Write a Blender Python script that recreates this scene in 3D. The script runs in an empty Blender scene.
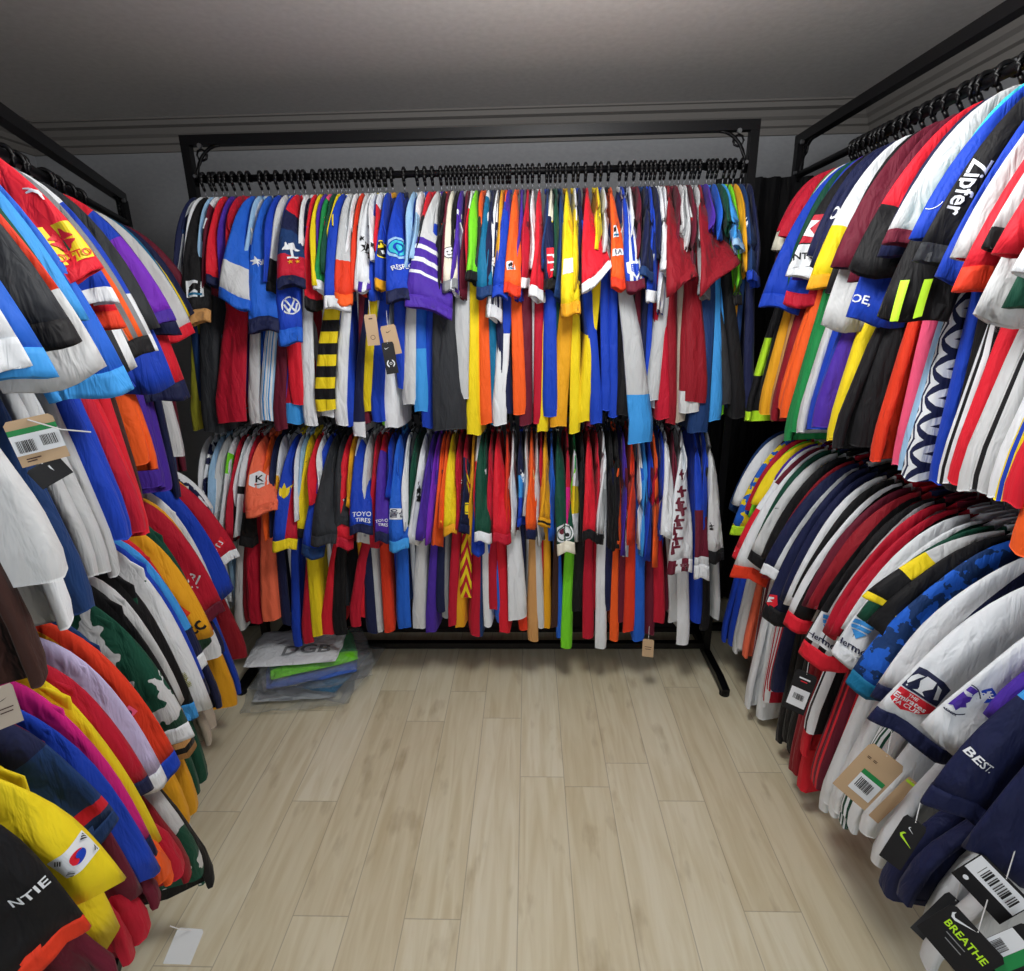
import bpy, math, random
import numpy as np
from mathutils import Matrix, Vector, noise
R_ = random.Random(7)
sc = bpy.context.scene
COL = sc.collection

# ------------------------------------------------------------------ camera
F = 573.0; CX, CY = 512.0, 485.5
TH, YAW, ROLL = math.radians(17.1), math.radians(1.9), math.radians(-1.05)
f = np.array([-math.sin(YAW)*math.cos(TH), math.cos(YAW)*math.cos(TH), -math.sin(TH)])
r = np.array([math.cos(YAW), math.sin(YAW), 0.0])
u = np.cross(r, f)
CR = math.cos(ROLL)*r + math.sin(ROLL)*u
CU = -math.sin(ROLL)*r + math.cos(ROLL)*u
CF = f
CAM = np.array([0.0, 0.0, 1.5])
cd = bpy.data.cameras.new('camera'); cam = bpy.data.objects.new('camera', cd); COL.objects.link(cam)
cd.sensor_fit = 'HORIZONTAL'; cd.sensor_width = 36.0; cd.lens = F/1024*36; cd.clip_start = 0.02
m = Matrix.Identity(4)
for i in range(3):
    m[i][0] = CR[i]; m[i][1] = CU[i]; m[i][2] = -CF[i]; m[i][3] = CAM[i]
cam.matrix_world = m
sc.camera = cam

# ------------------------------------------------------------------ light
w = bpy.data.worlds.new('world'); sc.world = w; w.use_nodes = True
w.node_tree.nodes['Background'].inputs[0].default_value = (0.5, 0.53, 0.6, 1)
w.node_tree.nodes['Background'].inputs[1].default_value = 0.05
def area(name, loc, size, power, rot=(0, 0, 0), col=(1, 1, 1)):
    l = bpy.data.lights.new(name, 'AREA'); l.shape = 'DISK'; l.size = size; l.energy = power; l.color = col
    o = bpy.data.objects.new(name, l); o.location = loc; o.rotation_euler = rot; COL.objects.link(o); return o
def point(name, loc, rad, power, col):
    l = bpy.data.lights.new(name, 'POINT'); l.shadow_soft_size = rad; l.energy = power; l.color = col
    o = bpy.data.objects.new(name, l); o.location = loc; COL.objects.link(o)
point('ceiling_lamp_light', (0.12, 1.12, 2.10), 0.2, 40, (1.0, 0.992, 0.97))
area('fill_light', (0.05, -1.05, 1.5), 1.1, 15, rot=(math.radians(86), 0, 0), col=(0.93, 0.965, 1.0))  # added fill light behind the camera; no doorway is built
sc.view_settings.view_transform = 'Standard'
sc.view_settings.look = 'None'
sc.view_settings.gamma = 1.0
sc.view_settings.use_curve_mapping = False
sc.view_settings.exposure = 0.0

# ------------------------------------------------------------------ palette and materials
PAL = {k: tuple(int(v[i:i+2], 16) for i in (0, 2, 4)) for k, v in dict(
    white='e6ebf0', cream='e6e2cf', offwhite='cfd2d4', lightgrey='bfc3c6', grey='85888c', charcoal='2b2e33', black='0e0e12',
    navy='141c44', darkblue='16386b', royal='1440ba', blue='1f62d0', skyblue='3d9ae6', paleblue='9cc6ea', teal='0d6c96', turquoise='3cc4d8',
    green='1c8a48', darkgreen='0d4a38', lime='78dc28', neon='bdf02a', olive='96962a', yellow='f2d81c', gold='eba81e', tan='cf9a5e', kraft='c2a582',
    orange='f86020', coral='fb7452', redorange='e23a1c', red='dc1c30', crimson='bd1430', darkred='8e1222', maroon='66152c', brown='3e2520',
    purple='4a2aa0', violet='7a2ec0', lavender='c9bfe6', magenta='dc1f86', pink='f25a82', taupe='a99e90').items()}
WORDS = dict(offwhite='off-white', lightgrey='light grey', darkblue='dark blue', royal='royal blue', skyblue='sky blue', paleblue='pale blue',
             darkgreen='dark green', lime='lime green', neon='neon yellow', redorange='orange-red', darkred='dark red', gold='golden yellow', kraft='kraft brown')
def lin(c):
    if isinstance(c, str): c = PAL[c]
    out = []
    for v in c:
        v /= 255.0
        out.append(v/12.92 if v <= 0.04045 else ((v+0.055)/1.055)**2.4)
    return (*out, 1.0)
MATS = {}
def base_mat(name, rough=0.7, spec=0.3):
    mt = bpy.data.materials.new(name); mt.use_nodes = True
    nt = mt.node_tree; b = nt.nodes['Principled BSDF']
    b.inputs['Roughness'].default_value = rough
    b.inputs['Specular IOR Level'].default_value = spec
    return mt, nt, b
def plain(name, col, rough=0.6, metal=0.0, spec=0.4):
    k = ('p', name)
    if k in MATS: return MATS[k]
    mt, nt, b = base_mat(name, rough, spec)
    b.inputs['Base Color'].default_value = lin(col); b.inputs['Metallic'].default_value = metal
    nz = nt.nodes.new('ShaderNodeTexNoise'); nz.inputs['Scale'].default_value = 60
    bp = nt.nodes.new('ShaderNodeBump'); bp.inputs['Strength'].default_value = 0.05; bp.inputs['Distance'].default_value = 0.002
    nt.links.new(nz.outputs['Fac'], bp.inputs['Height']); nt.links.new(bp.outputs[0], b.inputs['Normal'])
    MATS[k] = mt
    return mt
def ramp(nt, stops):
    n = nt.nodes.new('ShaderNodeValToRGB'); n.color_ramp.interpolation = 'CONSTANT'
    e = n.color_ramp.elements
    e[0].position = 0; e[0].color = lin(stops[0][1])
    e[1].position = min(stops[1][0], 1.0) if len(stops) > 1 else 1.0
    e[1].color = lin(stops[1][1]) if len(stops) > 1 else lin(stops[0][1])
    for p, c in stops[2:]:
        x = e.new(min(p, 1.0)); x.color = lin(c)
    return n
def cloth(spec):
    """fabric: 'red' | 'L red .3 navy .5 blue' bands down the piece | 'A n c0 c1' n stripes across | 'H n c0 c1' n hoops | 'T c0 c1 scale' marbled | 'C a b' chevrons"""
    if spec in MATS: return MATS[spec]
    mt, nt, b = base_mat('fabric_'+spec.replace(' ', '_').replace('.', ''), 0.68, 0.28)
    L = nt.links; t = spec.split()
    uv = nt.nodes.new('ShaderNodeUVMap'); sp = nt.nodes.new('ShaderNodeSeparateXYZ'); L.new(uv.outputs[0], sp.inputs[0])
    def mathn(op, a, bb=None):
        n = nt.nodes.new('ShaderNodeMath'); n.operation = op
        for i, v in enumerate((a, bb)):
            if v is None: continue
            if isinstance(v, (int, float)): n.inputs[i].default_value = v
            else: L.new(v, n.inputs[i])
        return n.outputs[0]
    cout = None
    if t[0] == 'L':
        st = [(0.0, t[1])] + [(float(t[i]), t[i+1]) for i in range(2, len(t), 2)]
        n = ramp(nt, st); L.new(sp.outputs[1], n.inputs[0]); cout = n.outputs[0]
    elif t[0] in 'AH':
        k = int(t[1]); src = sp.outputs[0] if t[0] == 'A' else sp.outputs[1]
        fr = mathn('FRACT', mathn('MULTIPLY', src, k/2.0))
        cs = t[2:]
        n = ramp(nt, [(i/len(cs), c) for i, c in enumerate(cs)]); L.new(fr, n.inputs[0]); cout = n.outputs[0]
    elif t[0] == 'T':
        nz = nt.nodes.new('ShaderNodeTexNoise'); nz.inputs['Scale'].default_value = float(t[3]); nz.inputs['Detail'].default_value = 3
        tc = nt.nodes.new('ShaderNodeTexCoord'); L.new(tc.outputs['Object'], nz.inputs['Vector'])
        n = ramp(nt, [(0, t[1]), (0.5, t[2])]); L.new(nz.outputs['Fac'], n.inputs[0]); cout = n.outputs[0]
    elif t[0] == 'C':
        tri = mathn('PINGPONG', mathn('MULTIPLY', sp.outputs[0], 2.0), 1.0)
        v = mathn('FRACT', mathn('ADD', mathn('MULTIPLY', sp.outputs[1], float(t[3])), tri))
        n = ramp(nt, [(0, t[1]), (0.5, t[2])]); L.new(v, n.inputs[0]); cout = n.outputs[0]
    elif t[0] == 'Z':       # zigzag trim down the leading edge
        tri = mathn('PINGPONG', mathn('MULTIPLY', sp.outputs[1], 26.0), 1.0)
        v = mathn('FRACT', mathn('MULTIPLY', mathn('ADD', sp.outputs[0], mathn('MULTIPLY', tri, 0.35)), 2.6))
        n = ramp(nt, [(0, t[1]), (0.5, t[2])]); L.new(v, n.inputs[0])
        mx = nt.nodes.new('ShaderNodeMix'); mx.data_type = 'RGBA'; L.new(mathn('LESS_THAN', sp.outputs[0], -0.42), mx.inputs[0])
        L.new(n.outputs[0], mx.inputs[6]); mx.inputs[7].default_value = lin(t[3]); cout = mx.outputs[2]
    if cout is None: b.inputs['Base Color'].default_value = lin(t[0])
    else: L.new(cout, b.inputs['Base Color'])
    tc = nt.nodes.new('ShaderNodeTexCoord'); mp = nt.nodes.new('ShaderNodeMapping'); mp.inputs['Scale'].default_value = (1.6, 1.6, 0.45)
    L.new(tc.outputs['Object'], mp.inputs[0])
    nz = nt.nodes.new('ShaderNodeTexNoise'); nz.inputs['Scale'].default_value = 22; nz.inputs['Detail'].default_value = 3; nz.inputs['Distortion'].default_value = 0.6
    L.new(mp.outputs[0], nz.inputs['Vector'])
    bp = nt.nodes.new('ShaderNodeBump'); bp.inputs['Strength'].default_value = 0.7; bp.inputs['Distance'].default_value = 0.016
    L.new(nz.outputs['Fac'], bp.inputs['Height']); L.new(bp.outputs[0], b.inputs['Normal'])
    b.inputs['Sheen Weight'].default_value = 0.05
    MATS[spec] = mt
    return mt

# ------------------------------------------------------------------ mesh helpers
def mesh(name, verts, faces, mats, parent=None, uvs=None, smooth=True, midx=None):
    me = bpy.data.meshes.new(name)
    me.from_pydata([tuple(map(float, v)) for v in verts], [], faces)
    if not isinstance(mats, (list, tuple)): mats = [mats]
    for x in mats: me.materials.append(x)
    if smooth: me.polygons.foreach_set('use_smooth', [True]*len(me.polygons))
    if midx is not None: me.polygons.foreach_set('material_index', midx)
    if uvs is not None:
        ul = me.uv_layers.new(name='UVMap')
        li = np.empty(len(me.loops), dtype=np.int32); me.loops.foreach_get('vertex_index', li)
        ul.data.foreach_set('uv', np.asarray(uvs, dtype=np.float32)[li].ravel())
    me.update()
    o = bpy.data.objects.new(name, me); COL.objects.link(o)
    if parent is not None: o.parent = parent
    return o
class MB:
    def __init__(s): s.v = []; s.f = []; s.m = []
    def add(s, v, f, mi=0):
        k = len(s.v); s.v += [tuple(x) for x in v]; s.f += [tuple(i+k for i in q) for q in f]; s.m += [mi]*len(f)
    def box(s, a, b, mi=0):
        (x0, y0, z0), (x1, y1, z1) = a, b
        s.add([(x0, y0, z0), (x1, y0, z0), (x1, y1, z0), (x0, y1, z0), (x0, y0, z1), (x1, y0, z1), (x1, y1, z1), (x0, y1, z1)],
              [(0, 3, 2, 1), (4, 5, 6, 7), (0, 1, 5, 4), (1, 2, 6, 5), (2, 3, 7, 6), (3, 0, 4, 7)], mi)
    def tube(s, pts, rad, n=8, mi=0, square=False, cap=True):
        pts = [Vector(p) for p in pts]; rings = []
        up = Vector((0, 0, 1))
        for i, p in enumerate(pts):
            t = (pts[min(i+1, len(pts)-1)] - pts[max(i-1, 0)]).normalized()
            ref = up if abs(t.dot(up)) < 0.95 else Vector((0, 1, 0))
            a = t.cross(ref).normalized(); b = a.cross(t).normalized()
            rr = rad[i] if isinstance(rad, (list, tuple)) else rad
            nn = 4 if square else n; off = math.pi/4 if square else 0
            k = 1.4142 if square else 1
            rings.append([p + (a*math.cos(2*math.pi*j/nn+off) + b*math.sin(2*math.pi*j/nn+off))*rr*k for j in range(nn)])
        nn = len(rings[0]); v = [q for rg in rings for q in rg]
        fc = [(i*nn+j, i*nn+(j+1) % nn, (i+1)*nn+(j+1) % nn, (i+1)*nn+j) for i in range(len(rings)-1) for j in range(nn)]
        if cap: fc += [tuple(reversed(range(nn))), tuple(range((len(rings)-1)*nn, len(rings)*nn))]
        s.add(v, fc, mi)
    def build(s, name, mats, parent=None, smooth=False):
        return mesh(name, s.v, s.f, mats, parent, None, smooth, s.m)
def tag(o, label=None, cat=None, group=None, kind=None):
    for k, v in (('label', label), ('category', cat), ('group', group), ('kind', kind)):
        if v: o[k] = v
    return o
def empty(name, loc=(0, 0, 0), rz=0.0):
    o = bpy.data.objects.new(name, None); o.location = loc; o.rotation_euler = (0, 0, rz); o.empty_display_size = 0.05
    COL.objects.link(o); return o

# ------------------------------------------------------------------ the room
XL, XR, YB, YF, HC = -2.2, 1.46, 2.82, -1.2, 2.3
def floor_mat():
    mt, nt, b = base_mat('wood_plank_floor', 0.42, 0.35); L = nt.links
    tc = nt.nodes.new('ShaderNodeTexCoord'); sp = nt.nodes.new('ShaderNodeSeparateXYZ'); L.new(tc.outputs['Object'], sp.inputs[0])
    def mn(op, a, bb=None, cc=None):
        n = nt.nodes.new('ShaderNodeMath'); n.operation = op
        for i, v in enumerate((a, bb, cc)):
            if v is None: continue
            if isinstance(v, (int, float)): n.inputs[i].default_value = v
            else: L.new(v, n.inputs[i])
        return n.outputs[0]
    cx = mn('DIVIDE', mn('ADD', sp.outputs[0], 0.1883+0.1464*20), 0.1464); col = mn('FLOOR', cx)
    wn = nt.nodes.new('ShaderNodeTexWhiteNoise'); wn.noise_dimensions = '1D'; L.new(col, wn.inputs['W'])
    ry = mn('ADD', mn('DIVIDE', sp.outputs[1], 0.92), wn.outputs['Value']); row = mn('FLOOR', ry)
    cb = nt.nodes.new('ShaderNodeCombineXYZ'); L.new(col, cb.inputs[0]); L.new(row, cb.inputs[1])
    w2 = nt.nodes.new('ShaderNodeTexWhiteNoise'); w2.noise_dimensions = '3D'; L.new(cb.outputs[0], w2.inputs['Vector'])
    r1 = nt.nodes.new('ShaderNodeValToRGB'); e = r1.color_ramp.elements
    e[0].color = lin((222, 212, 183)); e[1].color = lin((236, 230, 208)); x = e.new(0.5); x.color = lin((229, 221, 194))
    L.new(w2.outputs['Value'], r1.inputs[0])
    # grain
    va = nt.nodes.new('ShaderNodeVectorMath'); va.operation = 'MULTIPLY_ADD'
    L.new(w2.outputs['Color'], va.inputs[0]); va.inputs[1].default_value = (40, 40, 40)
    L.new(tc.outputs['Object'], va.inputs[2])
    mp = nt.nodes.new('ShaderNodeMapping'); mp.inputs['Scale'].default_value = (22, 1.8, 1); L.new(va.outputs[0], mp.inputs[0])
    g = nt.nodes.new('ShaderNodeTexNoise'); g.inputs['Scale'].default_value = 1.6; g.inputs['Detail'].default_value = 6; g.inputs['Distortion'].default_value = 0.8
    L.new(mp.outputs[0], g.inputs['Vector'])
    gr = nt.nodes.new('ShaderNodeValToRGB'); e = gr.color_ramp.elements
    e[0].position = 0.3; e[0].color = lin((238, 233, 222)); e[1].position = 0.62; e[1].color = (1, 1, 1, 1)
    L.new(g.outputs['Fac'], gr.inputs[0])
    mp2 = nt.nodes.new('ShaderNodeMapping'); mp2.inputs['Scale'].default_value = (9, 3.2, 1); L.new(va.outputs[0], mp2.inputs[0])
    kn = nt.nodes.new('ShaderNodeTexNoise'); kn.inputs['Scale'].default_value = 1.5; kn.inputs['Detail'].default_value = 4
    L.new(mp2.outputs[0], kn.inputs['Vector'])
    kr = nt.nodes.new('ShaderNodeValToRGB'); e = kr.color_ramp.elements
    e[0].position = 0.60; e[0].color = (1, 1, 1, 1); e[1].position = 0.80; e[1].color = lin((196, 184, 164))
    L.new(kn.outputs['Fac'], kr.inputs[0])
    m1 = nt.nodes.new('ShaderNodeMix'); m1.data_type = 'RGBA'; m1.blend_type = 'MULTIPLY'; m1.inputs[0].default_value = 1
    L.new(r1.outputs[0], m1.inputs[6]); L.new(gr.outputs[0], m1.inputs[7])
    m2 = nt.nodes.new('ShaderNodeMix'); m2.data_type = 'RGBA'; m2.blend_type = 'MULTIPLY'; m2.inputs[0].default_value = 0.8
    L.new(m1.outputs[2], m2.inputs[6]); L.new(kr.outputs[0], m2.inputs[7])
    fx = mn('FRACT', cx); fy = mn('FRACT', ry)
    sx = mn('LESS_THAN', mn('MINIMUM', fx, mn('SUBTRACT', 1.0, fx)), 0.009)
    sy = mn('LESS_THAN', mn('MINIMUM', fy, mn('SUBTRACT', 1.0, fy)), 0.0014)
    seam = mn('MAXIMUM', sx, sy)
    m3 = nt.nodes.new('ShaderNodeMix'); m3.data_type = 'RGBA'; m3.blend_type = 'MIX'
    L.new(mn('MULTIPLY', seam, 0.42), m3.inputs[0]); L.new(m2.outputs[2], m3.inputs[6]); m3.inputs[7].default_value = lin((120, 106, 84))
    L.new(m3.outputs[2], b.inputs['Base Color'])
    bp = nt.nodes.new('ShaderNodeBump'); bp.inputs['Strength'].default_value = 0.08; bp.inputs['Distance'].default_value = 0.002
    L.new(g.outputs['Fac'], bp.inputs['Height']); L.new(bp.outputs[0], b.inputs['Normal'])
    return mt
def paper_mat(name, col):
    mt, nt, b = base_mat(name, 0.9, 0.1)
    nz = nt.nodes.new('ShaderNodeTexNoise'); nz.inputs['Scale'].default_value = 180; nz.inputs['Detail'].default_value = 3
    rp = nt.nodes.new('ShaderNodeValToRGB'); e = rp.color_ramp.elements
    c = lin(col); e[0].position = 0.3; e[0].color = (c[0]*0.9, c[1]*0.9, c[2]*0.9, 1); e[1].position = 0.7; e[1].color = c
    nt.links.new(nz.outputs['Fac'], rp.inputs[0]); nt.links.new(rp.outputs[0], b.inputs['Base Color'])
    bp = nt.nodes.new('ShaderNodeBump'); bp.inputs['Strength'].default_value = 0.25; bp.inputs['Distance'].default_value = 0.002
    nt.links.new(nz.outputs['Fac'], bp.inputs['Height']); nt.links.new(bp.outputs[0], b.inputs['Normal'])
    return mt
def struct(name, a, b, mt):
    q = MB(); q.box(a, b); return tag(q.build(name, mt), kind='structure')
wallm = paper_mat('wall_paper', (156, 158, 162)); ceilm = paper_mat('ceiling_paper', (208, 205, 202)); corn = paper_mat('cornice_paint', (126, 123, 120))
struct('floor', (XL-.1, YF-.1, -.06), (XR+.1, YB+.1, 0), floor_mat())
struct('ceiling', (XL-.1, YF-.1, HC), (XR+.1, YB+.1, HC+.06), ceilm)
struct('wall_back', (XL-.1, YB, 0), (XR+.1, YB+.1, HC), wallm)
struct('wall_left', (XL-.1, YF, 0), (XL, YB, HC), wallm)
struct('wall_right', (XR, YF, 0), (XR+.1, YB, HC), wallm)
struct('wall_front', (XL-.1, YF-.1, 0), (XR+.1, YF, HC), wallm)
skm = plain('dark_skirting', (40, 34, 32), 0.5)
struct('baseboard_back', (XL, YB-.015, 0), (XR, YB, .09), skm)
struct('baseboard_left', (XL, YF, 0), (XL+.015, YB-.015, .09), skm)
struct('baseboard_right', (XR-.015, YF, 0), (XR, YB-.015, .09), skm)
def cornice(name, p0, p1, nx, ny):
    prof = [(0, -.11), (.012, -.11), (.016, -.085), (.03, -.08), (.034, -.06), (.05, -.05), (.062, -.03), (.085, -.025), (.09, -.008), (.10, -.006), (.10, 0), (0, 0)]
    v = [(p[0]+nx*a, p[1]+ny*a, HC+b) for p in (p0, p1) for a, b in prof]; n = len(prof)
    fc = [(i, (i+1) % n, n+(i+1) % n, n+i) for i in range(n)] + [tuple(range(n)), tuple(range(2*n-1, n-1, -1))]
    tag(mesh(name, v, fc, corn, smooth=False), kind='structure')
cornice('trim_1', (XL, YB), (XR, YB), 0, -1)
cornice('trim_2', (XR, YF), (XR, YB), -1, 0)
cornice('trim_3', (XL, YF), (XL, YB), 1, 0)

# ------------------------------------------------------------------ racks (local x = along the rail, local y = towards the aisle)
steel = plain('black_steel', (12, 12, 15), 0.42, 0.35)
chrome = plain('bright_screw', (150, 152, 156), 0.3, 0.9)
rubber = plain('black_rubber', (12, 12, 12), 0.8)
class Frame:
    def __init__(s, o, d, n, zr):
        s.o = np.array(o, float); s.d = np.array([d[0], d[1], 0.0]); s.n = np.array([n[0], n[1], 0.0]); s.zr = zr
        c = CAM - np.array([s.o[0], s.o[1], zr]); s.cam = np.array([c @ s.d, c @ s.n, c[2]])
        s.flip = np.cross(s.d, s.n)[2] < 0
    def w(s, p):                    # local (s, u, z) -> world
        return np.array([s.o[0], s.o[1], s.zr]) + s.d*p[0] + s.n*p[1] + np.array([0, 0, p[2]])
    def ray(s, x, y):
        q = (x-CX)/F*CR - (y-CY)/F*CU + CF
        return np.array([q @ s.d, q @ s.n, q[2]])
    def on_u(s, x, y, uu):
        q = s.ray(x, y); t = (uu - s.cam[1])/q[1]; return s.cam + t*q
    def on_s(s, x, y, ss):
        q = s.ray(x, y); t = (ss - s.cam[0])/q[0]; return s.cam + t*q
    def depth(s, p): return float((s.w(p) - CAM) @ CF)
def rack(o, d, n, L0, L1, H, rails, label, cut_near=False):
    root = empty('clothes_rack', (o[0], o[1], 0))
    D = Vector((d[0], d[1], 0)); N = Vector((n[0], n[1], 0)); Z = Vector((0, 0, 1))
    P = lambda s, uu, z: D*s + N*uu + Z*z
    for s in (L0, L1):
        q = MB(); q.tube([P(s, 0, .03), P(s, 0, H-.028)], .015, square=True); q.build('post', steel, root)
        q = MB(); q.tube([P(s, -.26, .022), P(s, -.2, .03), P(s, .2, .03), P(s, .28, .018)], .015, square=True)
        ft = q.build('foot', steel, root)
        q = MB()
        for e in (-.25, .265): q.tube([P(s, e, .0), P(s, e, .014)], .02, 10)
        q.build('foot_pad', rubber, ft)
        # scrolled corner brace with two bright screws
        k = 1 if s == L0 else -1
        q = MB(); pts = [P(s+k*(.018+.10*(1-math.cos(a))), 0, H-.03-.13*(1-math.sin(a))) for a in [i*math.pi/2/8 for i in range(9)]]
        q.tube(pts, .006, 6)
        q.tube([P(s+k*(.05+.018*math.cos(a)), 0, H-.06+.018*math.sin(a)) for a in [i*math.pi/4 for i in range(9)]], .004, 6)
        br = q.build('corner_brace', steel, root, True)
        q = MB(); q.tube([P(s+k*.055, .012, H-.035), P(s+k*.055, .022, H-.035)], .008, 8); q.tube([P(s+k*.022, .012, H-.13), P(s+k*.022, .022, H-.13)], .006, 8)
        q.build('screw', chrome, br)
    q = MB(); q.tube([P(L0-.015, 0, H-.016), P(L1+.015, 0, H-.016)], .016, square=True); q.build('top_bar', steel, root)
    for z in rails:
        q = MB(); q.tube([P(L0, 0, z-.012), P(L1, 0, z-.012)], .012, 12); q.build('hanging_rail', steel, root, True)
    q = MB(); q.tube([P(L0, 0, .06), P(L1, 0, .06)], .014, square=True); q.build('base_bar', steel, root)
    tag(root, label, 'clothes rack')
BF = ((0, 2.25), (1, 0), (0, -1))
ld = np.array([-.37478918, .92711007]); ln = np.array([.92711007, .37478918])
LO = (-1.2, 1.47)
RO = (1.02, 0.0)
ZB = (1.975, 1.13); ZL = (1.865, 1.10); ZR = (1.975, 1.14)
rack(BF[0], BF[1], BF[2], -1.2, .775, 2.1, ZB, 'long black steel clothes rack across the back wall, rails on two levels')
rack(LO, ld, ln, -1.35, 1.03, 1.96, ZL, 'black steel clothes rack along the wall with the lower top bar, angled into the room')
rack(RO, (0, 1), (-1, 0), .55, 2.45, 2.1, ZR, 'black steel clothes rack holding the large white shirts, parallel to the floor planks')
FR = dict(BU=Frame(BF[0], BF[1], BF[2], ZB[0]), BL=Frame(BF[0], BF[1], BF[2], ZB[1]),
          LU=Frame(LO, ld, ln, ZL[0]), LL=Frame(LO, ld, ln, ZL[1]),
          RU=Frame(RO, (0, 1), (-1, 0), ZR[0]), RL=Frame(RO, (0, 1), (-1, 0), ZR[1]))

# ------------------------------------------------------------------ decals: flat shapes laid on cloth or card
_txt = {}
def text2d(s):
    if s in _txt: return _txt[s]
    cu = bpy.data.curves.new('t', 'FONT'); cu.body = s; cu.size = 1.0; cu.align_x = 'CENTER'; cu.align_y = 'CENTER'; cu.resolution_u = 2
    cu.offset = 0.018
    o = bpy.data.objects.new('t', cu); COL.objects.link(o)
    bpy.context.view_layer.update()
    me = bpy.data.meshes.new_from_object(o.evaluated_get(bpy.context.evaluated_depsgraph_get()))
    v = [(p.co.x, p.co.y) for p in me.vertices]; fc = [tuple(p.vertices) for p in me.polygons]
    bpy.data.objects.remove(o); bpy.data.meshes.remove(me); bpy.data.curves.remove(cu)
    _txt[s] = (v, fc); return v, fc
def disc(rx, ry=None, n=20, cx=0, cy=0, a0=0.0):
    ry = rx if ry is None else ry
    v = [(cx+rx*math.cos(a0+2*math.pi*i/n), cy+ry*math.sin(a0+2*math.pi*i/n)) for i in range(n)]
    return v, [tuple(range(n))]
def ring(r0, r1, n=24, cx=0, cy=0, a0=0, a1=2*math.pi):
    v = []
    for i in range(n+1):
        a = a0+(a1-a0)*i/n
        v += [(cx+r0*math.cos(a), cy+r0*math.sin(a)), (cx+r1*math.cos(a), cy+r1*math.sin(a))]
    return v, [(2*i, 2*i+1, 2*i+3, 2*i+2) for i in range(n)]
def rect(w, h, cx=0, cy=0, n=4):
    v = []; 
    for j in range(n+1):
        for i in range(n+1): v.append((cx-w/2+w*i/n, cy-h/2+h*j/n))
    return v, [(j*(n+1)+i, j*(n+1)+i+1, (j+1)*(n+1)+i+1, (j+1)*(n+1)+i) for j in range(n) for i in range(n)]
def poly(*p): return list(p), [tuple(range(len(p)))]
def xf(sh, sx=1, sy=None, cx=0, cy=0, rot=0):
    sy = sx if sy is None else sy; c, s_ = math.cos(rot), math.sin(rot)
    return [((x*sx)*c-(y*sy)*s_+cx, (x*sx)*s_+(y*sy)*c+cy) for x, y in sh[0]], sh[1]
def T(s, h, cx=0, cy=0, rot=0, sx=1): return xf(text2d(s), h*sx, h, cx, cy, rot)
def leaf(a, rr, cx=0, cy=0):
    v = [(0, 0)]
    for i in range(9):
        t = -0.62+1.24*i/8; k = rr*(1-0.14*math.cos(t*5)) ; v.append((k*math.cos(a+t), k*math.sin(a+t)))
    return [(x+cx, y+cy) for x, y in v], [tuple(range(len(v)))]
SW = poly((-.5, .02), (-.42, .16), (-.40, .03), (-.30, -.06), (.5, .22), (-.22, -.16), (-.40, -.14))      # tick mark
SQ = poly((-.4, -.3), (-.15, -.1), (-.3, .15), (-.05, .1), (.05, .4), (.15, .12), (.45, .2), (.2, -.05), (.3, -.35), (.05, -.15), (-.1, -.4), (-.12, -.2))
PUMA = poly((-.5, -.1), (-.3, .02), (-.05, .06), (.15, .2), (.45, .3), (.5, .22), (.3, .1), (.25, -.02), (.45, -.2), (.38, -.24), (.12, -.08), (-.1, -.1), (-.3, -.3), (-.36, -.26), (-.24, -.06), (-.5, -.16))
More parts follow.
